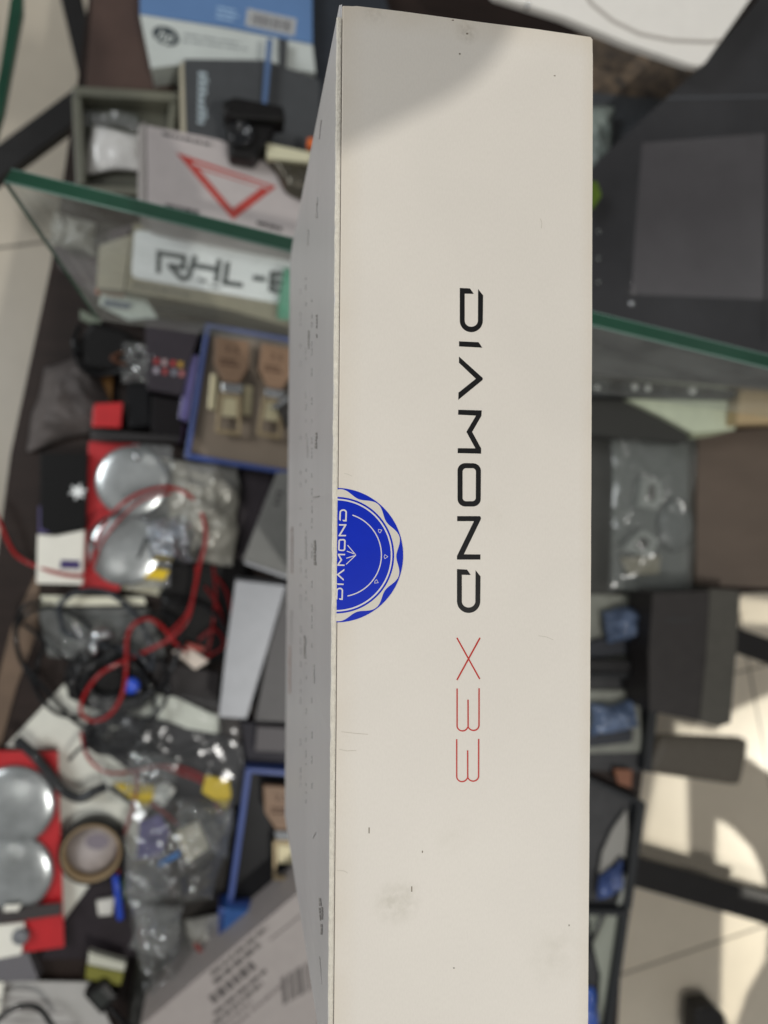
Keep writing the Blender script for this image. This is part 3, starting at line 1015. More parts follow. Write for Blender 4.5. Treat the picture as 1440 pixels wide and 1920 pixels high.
blue_tray('upper blue edged tray holding two gold adapters on a beige floor', [(386, 606), (640, 650), (640, 906), (346, 858)], [(393, 614), (634, 657), (634, 896), (356, 851)], H(.04),
          mat('tray_beige', (138, 124, 108), .35, var=.12, scale=12))
adapter('left gold adapter with a brown label in the upper blue tray', 434, 690, H(.05), 1.0, .05)
adapter('right gold adapter with a brown label in the upper blue tray', 516, 702, H(.05), .95, .1)
for i, (P, lb_) in enumerate([([(396, 700), (408, 704), (404, 770), (390, 766)], 'slim pale gold clip at the far left inside the upper blue tray'), ([(458, 720), (474, 724), (470, 780), (452, 776)], 'slim pale gold clip between the two gold adapters in the upper blue tray')]):
    tag(block('gold_clip', P, H(.034), .005, mat('pale_gold', (206, 196, 160)), None, .001), lb_, 'clip', 'gold clips in the upper blue tray')
tag(block('dark_card', [(514, 760), (560, 720), (560, 860), (538, 800)], H(.056), .004, mat('charcoal', (50, 48, 46), .4)), 'dark charcoal card at the right side of the upper blue tray', 'card')
tag(block('silver_ruler', [(505, 764), (560, 728), (560, 738), (515, 768)], H(.06), .003, CHROME), 'thin silver blade on the dark card in the upper blue tray', 'blade')
blue_tray('lower blue edged tray with a black floor, left of the tall white box', [(462, 1440), (640, 1454), (640, 1712), (426, 1700)], [(471, 1449), (634, 1463), (634, 1703), (437, 1693)], H(.04),
          mat('tray_black', (22, 22, 24), .3, var=.2, coat=.3))
adapter('gold adapter with a brown label in the lower blue tray', 530, 1530, H(.05), .98, -.05)
root = thing('blue_carton', 'blue box below the lower blue tray, partly under the printed sheet', 'box', at(470, 1740, DECK))
block('carton_top', [(420, 1704), (640, 1716), (640, 1960), (412, 1860)], H(.05), .05, mat('carton_blue2', (66, 110, 178), .4, var=.12, scale=12), root)
block('carton_side', [(410, 1700), (419, 1704), (411, 1800), (408, 1800)], H(.049), .045, mat('tray_blue', (62, 84, 148)), root)
# blurry grey box above the lower tray
tag(block('mauve_box', [(482, 1362), (560, 1366), (560, 1412), (478, 1408)], H(.03), .03, mat('mauve_grey', (92, 88, 90), .5)), 'dull grey box just above the lower blue tray', 'box')

# ---- grey cloth at left
bag('grey_pouch', [(85, 690), (165, 665), (240, 800), (52, 850)], H(.006), .03, mat('grey_cloth', (92, 86, 84), .75, var=.25, scale=50), None, 21, .7, 36, 22)
tag(COL.objects['grey_pouch'], 'crumpled grey cloth pouch at the left of the red hang tab', 'pouch')

# ---- black and white small box at left
root = thing('black_box', 'small black box with a white splash mark left of the upper red card', 'box', at(120, 920, DECK))
block('box_body', [(76, 850), (164, 850), (160, 990), (104, 1004), (76, 990)], H(.03), .03, mat('deep_black', (10, 10, 10), .4), root)
star = []
for k in range(12):
    r = 19 if k % 2 else 8
    star.append((146 + r * math.cos(k * math.pi / 6 + .3), 922 + r * .9 * math.sin(k * math.pi / 6 + .3)))
polys('splash_mark', [star], lambda x, y: at(x, y, H(.0304)), mat('label_white', (250, 254, 252)), root, .0002)
root = thing('white_box', 'white box with a violet label at the left edge of the board', 'box', at(110, 1050, DECK))
block('box_body', [(70, 1002), (104, 1006), (158, 994), (154, 1096), (68, 1094)], H(.028), .028, PAPER, root)
polys('violet_label', [rect(0, 0, 1, 1)], qmap([(114, 1050), (150, 1051), (150, 1067), (112, 1066)], H(.0284)), mat('violet_ink', (72, 62, 110), .5), root, .0002)
tag(block('purple_box', [(72, 948), (92, 955), (98, 1000), (72, 1000)], H(.026), .026, mat('purple_dark', (74, 64, 112), .4, var=.2)), 'small dark purple box between the black box and the white box', 'box')
tag(block('paper_slip', [(76, 1117), (270, 1120), (274, 1134), (75, 1137)], H(.012), .0015, mat('cream_paper', (232, 230, 208), .5, var=.04), None, .0002), 'narrow cream paper slip below the upper red card', 'paper slip')
tag(block('cream_sheet', [(200, 850), (318, 860), (318, 1120), (226, 1104), (205, 1000)], H(.002), .0015, mat('cream_sheet', (204, 200, 176), .6, var=.08), None, .0002), 'cream card sheet behind the upper pair of silver discs', 'card')

# ---- red hang tab + red blister cards with silver discs
tag(block('red_tab', [(175, 757), (230, 754), (226, 802), (172, 800)], H(.03), .006, mat('bright_red', (226, 48, 52), .35, var=.08), None, .001), 'bright red square tab above the upper red card', 'tab')
tag(block('black_bar', [(170, 804), (340, 818), (338, 828), (170, 826)], H(.03), .008, mat('bar_black', (62, 60, 60), .4), None, .002), 'thin dark bar lying across the top of the upper red card', 'bar')


def disc_card(label, card, discs, zt=.018, ell=1.0):
    root = thing('disc_pack', label, 'pack', at(*card[0], DECK), 'red cards with silver discs')
    block('red_card', card, H(zt), .004, RED, root, .0005)
    for (x, y, r) in discs:
        dome('silver_disc', x, y, r, H(zt + .006), mat('disc_silver', (176, 180, 180), .24, .7, var=.35, scale=22, bump=.5, bscale=16), root, .13, ell)
    return root


d1 = disc_card('upper red card with two silver speaker discs', [(166, 828), (262, 832), (224, 1108), (150, 1104)], [(248, 903, 63), (236, 1030, 64)])
block('clear_shell', [(250, 832), (322, 836), (322, 1000), (318, 1100), (240, 1104)], H(.022), .001, FILM, d1, .0002)
dome('shell_rivet', 256, 856, 8, H(.03), CHROME, d1, .8)
d2 = disc_card('lower red card with two silver speaker discs at the left edge', [(-60, 1408), (108, 1410), (120, 1776), (-60, 1800)], [(24, 1512, 68), (20, 1640, 68)])
block('grey_strap', [(-60, 1712), (114, 1694), (114, 1716), (-60, 1742)], H(.03), .004, mat('strap_grey', (70, 66, 66), .4), d2, .001)
block('white_corner', [(-40, 1738), (46, 1730), (40, 1790), (-40, 1806)], H(.024), .004, PAPER, d2, .001)
dome('shell_rivet', 38, 1757, 14, H(.026), GREYP, d2, .5)
block('white_patch', [(8, 1698), (40, 1696), (34, 1708), (6, 1710)], H(.034), .002, PAPER, d2, .0005)

# ---- the middle: bags, silver boxes
bag('clear_bag', [(318, 862), (452, 872), (440, 1062), (306, 1055)], H(.016), .022, mat('milky_film', (158, 156, 146), .22, .2, var=.35, scale=22, coat=.7), None, 31, .7, 44, 30)
tag(COL.objects['clear_bag'], 'milky crinkled plastic bag beside the upper red card', 'bag')
bag('foil_bag', [(270, 970), (368, 975), (362, 1050), (285, 1052)], H(.03), .02, mat('foil', (206, 210, 216), .16, .9, bump=.4, bscale=80), None, 33, 1.0, 40, 70)
tag(COL.objects['foil_bag'], 'small sparkling foil bag under the red cable loop', 'bag')
tag(block('black_case', [(308, 1056), (462, 1050), (470, 1150), (420, 1240), (330, 1240), (300, 1150)], H(.012), .01, mat('case_black', (16, 14, 14), .4, var=.3), None, .003), 'black case beneath the red wires beside the silver bar', 'case')
tag(block('plum_sheet', [(450, 880), (512, 884), (476, 1050), (446, 1054)], H(.008), .004, mat('plum2', (54, 48, 52), .45, var=.15)), 'dark plum sheet between the milky bag and the pale grey box', 'sheet')
root = thing('pale_grey_box', 'pale grey box with a bright lower edge beside the tall white box', 'box', at(510, 980, DECK))
block('box_top', [(520, 886), (640, 880), (640, 1100), (540, 1078), (456, 1050)], H(.05), .05, mat('pale_grey', (124, 124, 120), .4, var=.06), root)
block('bright_edge', [(456, 1051), (540, 1079), (640, 1102), (640, 1108), (540, 1086), (460, 1058)], H(.0505), .02, SILVER, root, .0004)
polys('box_print', textlines(3, 0, 0, 1, 1, 7, .5, 2), qmap([(520, 920), (534, 922), (526, 955), (512, 952)], H(.0504)), INKG, root, .0002)
root = thing('silver_box', 'long grey silver box standing beside the tall white box', 'box', at(470, 1220, DECK))
block('box_front', [(442, 1088), (536, 1098), (500, 1220), (462, 1348), (410, 1344), (424, 1220)], H(.07), .07, SILVER, root)
block('box_flank', [(537, 1099), (640, 1110), (640, 1360), (478, 1352), (503, 1222)], H(.068), .068, mat('grey_flank', (88, 86, 86), .45, var=.08), root)
tag(block('dark_carton', [(452, 1354), (640, 1364), (640, 1436), (462, 1430)], H(.02), .02, mat('dark_carton', (44, 42, 50), .45, var=.1)), 'dark carton strip under the foot of the silver box', 'carton')

# papers under the cables
tag(block('white_sheet', [(10, 1400), (132, 1270), (300, 1306), (410, 1340), (412, 1372), (330, 1440), (250, 1560), (150, 1716), (118, 1730), (112, 1600), (110, 1404)], H(.003), .0015, mat('sheet_white', (226, 226, 214), .6, var=.05), None, .0002), 'large white paper sheet under the black cable coils', 'paper')
tag(block('white_booklet', [(286, 1300), (330, 1308), (408, 1344), (406, 1376), (350, 1366), (290, 1340)], H(.012), .004, mat('booklet', (240, 240, 226), .5), None, .0004), 'white booklet corner right of the black cable coil', 'booklet')
tag(block('grey_tray', [(70, 1140), (280, 1140), (310, 1230), (200, 1240), (90, 1232)], H(.005), .004, mat('tray_grey', (96, 98, 96), .35, var=.2, coat=.4), None, .001), 'grey plastic sheet under the looped black cable', 'sheet')
tag(block('dark_tablet', [(270, 1344), (400, 1376), (458, 1396), (462, 1500), (330, 1512), (180, 1400)], H(.010), .006, mat('tablet_grey', (58, 56, 58), .3, var=.12), None, .003), 'dark grey flat device inside the big clear bag', 'device')
tag(block('dark_slab', [(118, 1730), (240, 1560), (300, 1600), (280, 1800), (70, 1800)], H(.006), .005, mat('slab_plum', (46, 40, 44), .45, var=.15), None, .002), 'dark plum slab below the tape roll', 'slab')
tag(block('grey_corner_box', [(-40, 1800), (52, 1786), (72, 1838), (-40, 1846)], H(.02), .02, mat('grey_mauve', (110, 108, 112), .4)), 'light grey box in the lower left corner', 'box')

# ---- cables
def one(o, label, cat='cable', group=None): return tag(o, label, cat, group)


one(cable([(-20, 930, .02), (2, 985, .02), (30, 1040, .02), (85, 1068, .03), (150, 1080, .032), (172, 1060, .034), (182, 1010, .038), (215, 958, .045), (262, 925, .04), (318, 914, .03), (358, 932, .04), (380, 968, .04), (386, 1012, .045),
           (374, 1060, .05), (364, 1110, .04), (352, 1160, .03), (322, 1195, .03), (285, 1216, .03), (240, 1236, .03), (190, 1262, .03), (160, 1300, .03), (152, 1335, .03), (176, 1352, .03), (208, 1338, .03), (230, 1300, .034),
           (237, 1250, .036), (238, 1200, .036), (250, 1172, .035), (278, 1160, .034), (305, 1176, .036), (325, 1202, .03), (350, 1222, .02)], .0021, REDW), 'long red cable looping over the silver discs and the black coil')
one(cable([(152, 1372, .02), (165, 1420, .016), (200, 1448, .016), (250, 1446, .016), (300, 1436, .016), (350, 1442, .016), (400, 1470, .02), (430, 1512, .02)], .0019, REDW), 'thin red cable curving below the coil to the yellow tape')
one(cable([(254, 1446, .02), (256, 1480, .024), (244, 1530, .02), (228, 1585, .02), (220, 1640, .02)], .0019, REDW), 'short red wire hanging down beside the black tape roll')
one(cable([(216, 1640, .022), (220, 1668, .022), (226, 1722, .02)], .004, mat('blue_sleeve', (36, 74, 190), .35, coat=.4)), 'short blue sleeve at the end of the red wire', 'sleeve')
one(cable([(300, 1436, .014), (340, 1450, .014), (378, 1466, .014), (400, 1500, .01), (425, 1540, .01)], .0024, REDW), 'red wire bundled into the second yellow tape')
one(cable([(280, 1505, .018), (310, 1525, .012), (335, 1548, .01)], .002, REDW), 'short red wire coming from the white plug')
for i, P in enumerate([[(400, 1062), (404, 1120), (396, 1190), (384, 1240)], [(404, 1080), (425, 1110), (434, 1160), (420, 1215)], [(385, 1100), (410, 1140), (424, 1190)], [(372, 1200), (402, 1180), (420, 1210), (380, 1236)]]):
    one(cable([(x, y, .014 + .002 * i) for x, y in P], .0016, mat('dim_red', (120, 22, 24), .35)), ['dim red wire straight down the black case', 'dim red wire bowing right on the black case', 'short dim red wire slanting over the black case', 'dim red wire curled at the foot of the black case'][i], group='dim red wires on the black case')
one(cable([(372, 1050, .03), (368, 1010, .034), (345, 985, .034), (310, 975, .03), (280, 1000, .03), (262, 1040, .026), (240, 1078, .02), (215, 1118, .016)], .002, mat('dark_cable', (58, 60, 62), .3, coat=.3)), 'thin dark grey lead curving round the foil bag')
one(cable([(176, 1030, .05), (172, 1000, .05), (195, 975, .05), (230, 962, .05)], .0018, mat('dark_cable', (58, 60, 62))), 'thin dark lead between the two upper silver discs')
one(cable([(80, 1128, .02), (44, 1140, .02), (30, 1180, .02), (36, 1230, .02), (60, 1275, .02), (78, 1312, .02), (110, 1338, .02), (150, 1345, .02)], .0026, BLKW), 'black cable bowing out past the left edge of the paper')
one(cable([(44, 1170, .02), (70, 1190, .02), (84, 1210, .02), (70, 1245, .02), (68, 1290, .02)], .0024, BLKW), 'short black cable inside the bow at the left')
one(cable([(115, 1165, .022), (112, 1135, .024), (145, 1110, .026), (190, 1108, .026), (232, 1130, .028), (262, 1165, .028), (282, 1210, .028), (286, 1255, .028), (262, 1230, .028), (215, 1215, .026), (160, 1200, .024), (122, 1185, .022)], .003, mat('slate_cable', (52, 56, 62), .3, coat=.4), closed=True), 'slate grey cable in a wide loop above the black coil')
rnd = random.Random(12)


def coil(label, cx_, cy_, rx, ry, n, z0, tilt=0.0, seed=0, group=None):
    P = []
    rnd = random.Random(seed)
    for k in range(n * 12):
        a = 2 * math.pi * k / 12
        jr = 1 + rnd.uniform(-.16, .10)
        jr *= 1 - .55 * (k % 36) / 36
        x = cx_ + rx * jr * math.cos(a) * math.cos(tilt) - ry * jr * math.sin(a) * math.sin(tilt)
        y = cy_ + rx * jr * math.cos(a) * math.sin(tilt) + ry * jr * math.sin(a) * math.cos(tilt)
        P.append(at(x, y, H(z0 + .0009 * (k / 12) + rnd.uniform(0, .004))))
    o = tube('cable_coil', P, .0033, BLKW, None, False, 5, 8)
    return tag(o, label, 'cable', group)


coil('thick tangled coil of black cable under the red loop', 205, 1272, 80, 60, 15, .006, .2, 3, 'coils of black cable')
coil('lower flat coil of black cable below the red loop', 222, 1376, 66, 42, 14, .014, .1, 5, 'coils of black cable')
tag(block('coil_plug', [(130, 1255), (235, 1240), (260, 1290), (180, 1330), (125, 1310)], H(.014), .012, BLACKP, None, .004), 'black moulded plug in the middle of the cable coil', 'plug')
tag(lathe('blue_stopper', at(246, 1286, H(.03)), [(0, -.01), (.0085, -.01), (.009, 0), (.007, .003), (0, .004)], mat('cap_blue', (48, 88, 214), .3, coat=.5)), 'small bright blue cap in the black cable coil', 'cap')
tag(lathe('silver_jack', at(176, 1215, H(.03)), [(0, -.02), (.010, -.02), (.011, -.006), (.006, -.002), (.005, .004), (0, .006)], CHROME, sx=.8, sy=1.5), 'silver jack plug above the black cable coil', 'plug')
tag(lathe('metal_connector', at(188, 1190, H(.03)), [(0, -.01), (.012, -.01), (.012, 0), (.004, .004), (0, .005)], CHROME, sx=1.3, sy=.6), 'shiny metal connector inside the slate cable loop', 'connector')
one(cable([(30, 1386, .03), (60, 1412, .03), (90, 1448, .028), (118, 1482, .026), (150, 1496, .024), (176, 1484, .024), (200, 1474, .024)], .0058, mat('thick_cable', (44, 46, 48), .35, coat=.4)), 'thick dark cable over the corner of the lower red card')
one(cable([(205, 1474, .026), (226, 1490, .024), (250, 1506, .02)], .0028, BLKW), 'short black lead entering the yellow tape beside the tape roll')
one(cable([(-20, 1925, .04), (10, 1900, .04), (40, 1886, .04), (75, 1892, .04), (105, 1935, .04)], .003, BLKW), 'thin black cable arching in the lower left corner')

# more tangled leads
extra = [
    ([(30, 1180), (52, 1150), (96, 1138), (150, 1160), (196, 1204), (246, 1240), (284, 1290), (290, 1350), (262, 1396), (210, 1410), (160, 1390)], 'black lead running from the bow down round both coils', .0024),
    ([(44, 1245), (92, 1300), (140, 1352), (190, 1372), (250, 1362), (300, 1330), (316, 1280), (300, 1230)], 'black lead curving under the coils and up to the right', .0024),
    ([(236, 1190), (262, 1160), (300, 1150), (330, 1168), (338, 1210), (320, 1260), (296, 1300)], 'black lead looping right of the red loop', .0026),
    ([(300, 1110), (320, 1130), (360, 1128), (400, 1150), (430, 1200)], 'black lead lying across the black case', .0024),
    ([(130, 1425), (160, 1400), (220, 1418), (300, 1424), (360, 1412), (420, 1390)], 'black lead stretched below the lower coil', .002),
    ([(90, 1205), (130, 1238), (180, 1240), (230, 1212), (250, 1180)], 'slim black lead across the grey plastic sheet', .0018)]
for P, lb_, r_ in extra:
    one(cable([(x, y, .026 + .004 * (i % 2)) for i, (x, y) in enumerate(P)], r_, BLKW), lb_, group='black leads tangled around the coils')
one(cable([(172, 1072, .036), (190, 1020, .04), (226, 972, .046), (270, 936, .042), (322, 924, .032)], .0014, REDW), 'second thinner red wire beside the long red cable over the discs')
one(cable([(318, 1186, .034), (350, 1150, .036), (366, 1100, .04), (368, 1060, .044)], .0013, REDW), 'second thinner red wire beside the long red cable on the black case')
for i, (q, zz, hh, sd, lb_) in enumerate([
        ([(232, 640), (300, 650), (290, 720), (228, 716)], .03, .012, 81, 'crumpled clear wrap on the black adapter'),
        ([(110, 1150), (250, 1160), (240, 1236), (120, 1230)], .008, .016, 82, 'crumpled clear wrap on the grey plastic sheet'),
        ([(240, 1400), (330, 1420), (318, 1500), (236, 1490)], .03, .014, 83, 'crumpled clear wrap beside the second yellow tape'),
        ([(232, 1600), (330, 1590), (320, 1680), (228, 1690)], .05, .024, 84, 'glinting crumpled clear wrap on the glittering bag'),
        ([(250, 1690), (350, 1700), (330, 1790), (246, 1780)], .05, .02, 85, 'crumpled clear wrap over the grey translucent bag'),
        ([(330, 1500), (440, 1520), (430, 1610), (340, 1600)], .03, .02, 86, 'crumpled clear wrap over the brown case')]):
    o = bag('clear_wrap', q, H(zz), hh, clear_mat('wrap_film', (225, 228, 225), .78, .07, .7, 60, .06), None, sd, 1.0, 30, 42)
    tag(o, lb_, 'wrap', 'crumpled clear wraps among the cables')

# ---- yellow tapes
YL = mat('yellow_tape', (236, 200, 20), .45)
for P, lb_ in (([(258, 1062), (318, 1070), (308, 1088), (254, 1082)], 'yellow tape piece on the cream card below the silver discs'),
               ([(212, 1470), (290, 1474), (286, 1500), (272, 1513), (240, 1494)], 'yellow tape wrap beside the white plug'),
               ([(386, 1454), (430, 1464), (434, 1492), (424, 1520), (404, 1502), (378, 1486)], 'yellow tape wrap on red wires at the right of the clear bag')):
    tag(block('yellow_tape', P, H(.026), .006, YL, None, .0012), lb_, 'tape', 'yellow tape on the cables')
tag(block('white_plug', [(294, 1470), (312, 1468), (330, 1482), (306, 1514), (286, 1500)], H(.026), .008, mat('plug_white', (244, 240, 232), .4), None, .002), 'white plug next to the yellow tape wrap', 'plug')

# ---- tape roll
root = thing('tape_roll', 'black roll of tape with a tan core on the white paper', 'tape roll', at(180, 1580, DECK))
c = at(180, 1580, DECK)
lathe('tape', c, [(.0318, .004), (.0350, .004), (.0358, .008), (.0358, .026), (.0350, .029), (.0325, .029), (.0318, .028), (.0318, .004)], mat('tape_black', (24, 22, 22), .3, var=.1), root, 56)
lathe('core', c + Vector((0, 0, 0)), [(.0292, .003), (.0318, .003), (.0318, .0295), (.0292, .0295), (.0292, .003)], mat('core_tan', (150, 128, 96), .6, var=.1), root, 56)
lathe('core_label', c, [(0, .003), (.0290, .003), (.0290, .014), (0, .0142)], mat('core_paper', (172, 164, 162), .6, var=.2, scale=40), root, 40)
polys('core_print', [arc(180 + 2, 1578, 22, 15, 0, 360, 20)[:-1]], lambda x, y: at(x, y, H(.0146)), mat('core_ink', (128, 120, 130), .5), root, .0003)

# ---- loose bits that fill the gaps at the lower left
for P, zz, c_, nm, lb_, ct in [
        ([(232, 1530), (262, 1512), (282, 1560), (250, 1610), (232, 1590)], .016, (222, 220, 208), 'paper_scrap', 'torn white paper scrap right of the tape roll', 'paper'),
        ([(330, 1560), (372, 1540), (392, 1590), (350, 1620)], .036, (196, 190, 168), 'pale_sachet', 'pale sachet lying inside the glittering bag', 'sachet'),
        ([(214, 1650), (240, 1646), (238, 1690), (212, 1688)], .012, (40, 66, 44), 'green_chip', 'dark green chip left of the grey translucent bag', 'chip'),
        ([(180, 1690), (214, 1684), (210, 1716), (184, 1718)], .014, (206, 204, 196), 'foil_scrap', 'small white foil scrap below the tape roll', 'scrap'),
        ([(322, 1222), (352, 1212), (392, 1240), (366, 1256)], .02, (214, 200, 186), 'ribbon_end', 'pale ribbon end with a warm tint under the dim red wires', 'ribbon'),
        ([(350, 1204), (384, 1214), (380, 1224), (350, 1216)], .022, (150, 60, 50), 'red_clip', 'small brick red clip above the pale ribbon end', 'clip'),
        ([(288, 1236), (412, 1262), (408, 1330), (330, 1306), (286, 1300)], .008, (52, 48, 48), 'charger_case', 'dark charger case right of the thick cable coil', 'charger')]:
    tag(block(nm, P, H(zz), .006, mat('m_' + nm, c_, .4, var=.15, scale=60), None, .0012), lb_, ct)

# ---- clear bags
bag('big_clear_bag', [(160, 1300), (446, 1310), (470, 1520), (200, 1500)], H(.03), .012, FILM2, None, 41, .6, 44, 18)
tag(COL.objects['big_clear_bag'], 'big smoky clear bag over the lower cable coil', 'bag')
bag('shiny_bag', [(236, 1500), (440, 1500), (400, 1690), (235, 1700)], H(.03), .03, clear_mat('crisp_film', (150, 150, 145), .80, .08, .6, 40, .05), None, 43, .8, 56, 24)
tag(COL.objects['shiny_bag'], 'glittering crumpled clear bag right of the tape roll', 'bag')
bag('grey_bag', [(236, 1680), (300, 1670), (390, 1800), (290, 1960)], H(.02), .04, clear_mat('dull_film', (150, 150, 144), .70, .14, .5, 45, .12), None, 47, .8, 50, 26)
tag(COL.objects['grey_bag'], 'crumpled grey translucent bag above the printed sheet', 'bag')
bag('dark_tool', [(255, 1770), (320, 1790), (330, 1940), (236, 1940)], H(.016), .03, mat('tool_grey', (44, 44, 41), .35, var=.3, scale=30, coat=.5), None, 49, .5, 30, 16)
tag(COL.objects['dark_tool'], 'dark grey bundle wrapped in the translucent bag', 'bundle')
tag(block('holo_card', [(262, 1540), (300, 1528), (318, 1560), (300, 1610), (256, 1612)], H(.02), .002, mat('holo', (118, 110, 170), .25, .3, var=.4, scale=50), None, .0005), 'violet iridescent card inside the glittering bag', 'card')
tag(block('brown_case', [(330, 1600), (440, 1510), (450, 1560), (420, 1700), (330, 1740)], H(.018), .014, mat('case_brown', (40, 36, 32), .35, var=.25), None, .004), 'dark brown case under the glittering bag', 'case')
tag(block('blue_ribbon', [(296, 1618), (336, 1596), (338, 1604), (298, 1628)], H(.062), .002, mat('ribbon_blue', (60, 110, 170), .25, coat=.5), None, .0005), 'tiny blue ribbon lying on the glittering bag', 'ribbon')
bag('red_white_pouch', [(350, 1720), (412, 1716), (418, 1800), (372, 1840)], H(.02), .018, mat('pouch_white', (190, 186, 176), .3, var=.2, coat=.5), None, 53, .8, 26, 50)
tag(COL.objects['red_white_pouch'], 'crumpled pale pouch beside the blue box', 'pouch')
tag(block('red_strip', [(362, 1772), (370, 1768), (404, 1812), (396, 1818)], H(.052), .002, mat('strip_red', (150, 70, 64), .4), None, .0004), 'thin red strip on the pale pouch', 'strip')
root = thing('yellow_edge_box', 'small box with a white lid and yellow green side above the black plug', 'box', at(200, 1810, DECK))
block('box_lid', [(166, 1784), (180, 1790), (236, 1806), (232, 1822), (164, 1808)], H(.034), .01, mat('lid_white', (196, 196, 180), .5), root)
block('box_side', [(162, 1810), (232, 1824), (226, 1848), (160, 1836)], H(.03), .02, mat('olive_yellow', (124, 122, 46), .45, var=.25, scale=80, aniso=(1, 4, 1)), root)
root = thing('black_plug', 'square black plug on the striped sheet near the bottom', 'plug', at(188, 1872, DECK))
block('plug_body', [(196, 1840), (222, 1872), (190, 1906), (154, 1866)], H(.04), .02, BLACKP, root, .004)
block('plug_face', [(192, 1852), (210, 1872), (188, 1894), (168, 1868)], H(.0405), .004, mat('plug_face', (54, 56, 54), .3), root, .001)
cable([(205, 1890, .034), (220, 1905, .03), (246, 1930, .03)], .003, BLKW, parent=root, name='plug_lead')
root = thing('striped_sheet', 'pale sheet ruled with fine grey lines in the lower left corner', 'paper', at(60, 1880, DECK))
block('page', [(-60, 1838), (170, 1842), (240, 1990), (-60, 2010)], H(.012), .002, mat('page_grey', (178, 176, 172), .5, var=.05), root, .0003)
for k in range(6):
    polys('ruled_line', stroke([(-20, 1850 + 20 * k), (60 + 30 * k, 1856 + 22 * k)], 2.5), lambda x, y: at(x, y, H(.0123)), mat('ruled_grey', (136, 128, 126), .5), root, .0002)
root = block('white_corner_card', [(-60, 1834), (8, 1838), (0, 1900), (-60, 1940)], H(.02), .002, PAPER, None, .0003)
tag(root, 'bright white card in the lower left corner', 'card')

# ---- printed sheet at the bottom
root = thing('printed_carton', 'pale carton with slanting small print and a barcode at the foot of the tall box', 'carton', at(500, 1850, DECK))
zc = .10
block('carton_face', [(262, 1926), (556, 1676), (720, 1560), (760, 2000), (240, 2040)], H(zc), zc, mat('carton_pale', (166, 158, 154), .45, var=.05), root, .001)
X0, Y0 = Vector((300, 1925)), Vector((.762, -.648))
NX = Vector((.648, .762))


def sl(s, t): p = X0 + Y0 * s + NX * t; return (p.x, p.y)


PRK = mat('carton_print', (92, 86, 84), .5)
for (s, t, w, h, n, sd) in ((136, -16, 140, 9, 1, 2), (130, -2, 160, 12, 1, 3), (105, 16, 150, 22, 1, 4), (92, 44, 150, 9, 1, 5), (80, 58, 130, 9, 1, 6), (70, 72, 125, 8, 1, 7), (60, 86, 120, 8, 1, 8), (150, 86, 110, 7, 1, 9)):
    polys('print_line', textlines(n, 0, 0, 1, 1, sd, .8, 6), qmap([sl(s, t), sl(s + w, t), sl(s + w, t + h), sl(s, t + h)], H(zc + .0003)), PRK if h > 8 else mat('carton_print_pale', (126, 118, 116), .5), root, .0002)
polys('print_rule', stroke([sl(262, 10), sl(420, 14)], 2), lambda x, y: at(x, y, H(zc + .0003)), PRK, root, .0002)
text('print_word', 'MANAND', qmap([sl(60, 118), sl(128, 118), sl(128, 130), sl(60, 130)], H(zc + .0003)), mat('carton_ink', (50, 46, 46)), root)
polys('barcode', [rect(a, 0, b, 1) for a, b in bars(14, 0, 1, 9)], qmap([(527, 1834), (640, 1766), (648, 1820), (531, 1884)], H(zc + .0003)), PRK, root, .0002)
polys('barcode', [rect(a, 0, b, 1) for a, b in [(0, .4), (.6, 1)]], qmap([(596, 1916), (606, 1912), (606, 1925), (598, 1925)], H(zc + .0003)), PRK, root, .0002)

# ================================================================== right side
# white board with its curved shadow line painted on, top right
root = thing('white_board', 'large white board with a thin grey painted shadow curve in the top right corner', 'board', at(1200, 40, DECK))
block('board', [(880, -60), (930, -8), (1060, 32), (1180, 82), (1292, 120), (1310, 123), (1322, 118), (1448, -60)], H(.17), .01, mat('board_white', (250, 246, 238), .4, var=.02), root, .001)
polys('shadow_curve', stroke([(1085, -30), (1110, 8), (1150, 40), (1200, 64), (1260, 76), (1330, 79), (1350, 76)], 7), lambda x, y: at(x, y, H(.1704)), mat('curve_shade_grey', (188, 182, 174), .5), root, .0002)
dome('pin', 990, 8, 4, H(.17), CHROME, root, .6)
# laptop
root = thing('black_laptop', 'black laptop lying open with a dark dusty screen behind the glass edge', 'laptop', at(1300, 420, DECK))
LP = mat('laptop_black', (54, 54, 56), .28, var=.2, scale=9, coat=.5)
zt = H(.13)
block('laptop_body', [(1560, -160), (1456, -40), (1310, 128), (1130, 292), (1095, 330), (1080, 700), (1560, 740)], zt, .02, LP, root, .002)
scr = mat('screen_glass', (80, 78, 80), .10, var=.14, scale=7, spec=1.0, coat=.8)
block('screen', [(1204, 268), (1560, 240), (1560, 562), (1434, 562), (1184, 552), (1190, 440)], zt + .0006, .0005, scr, root, .0002)
block('bezel_lip', [(1436, 240), (1446, 240), (1440, 640), (1432, 640)], zt + .0012, .0008, LP, root, .0002)
block('hinge_line', [(1250, 182), (1560, 176), (1560, 180), (1250, 186)], zt + .0008, .0006, mat('hinge_grey', (84, 86, 90), .3), root, .0002)
dome('indicator_light', 1184, 569, 6, zt, CHROME, root, .6)
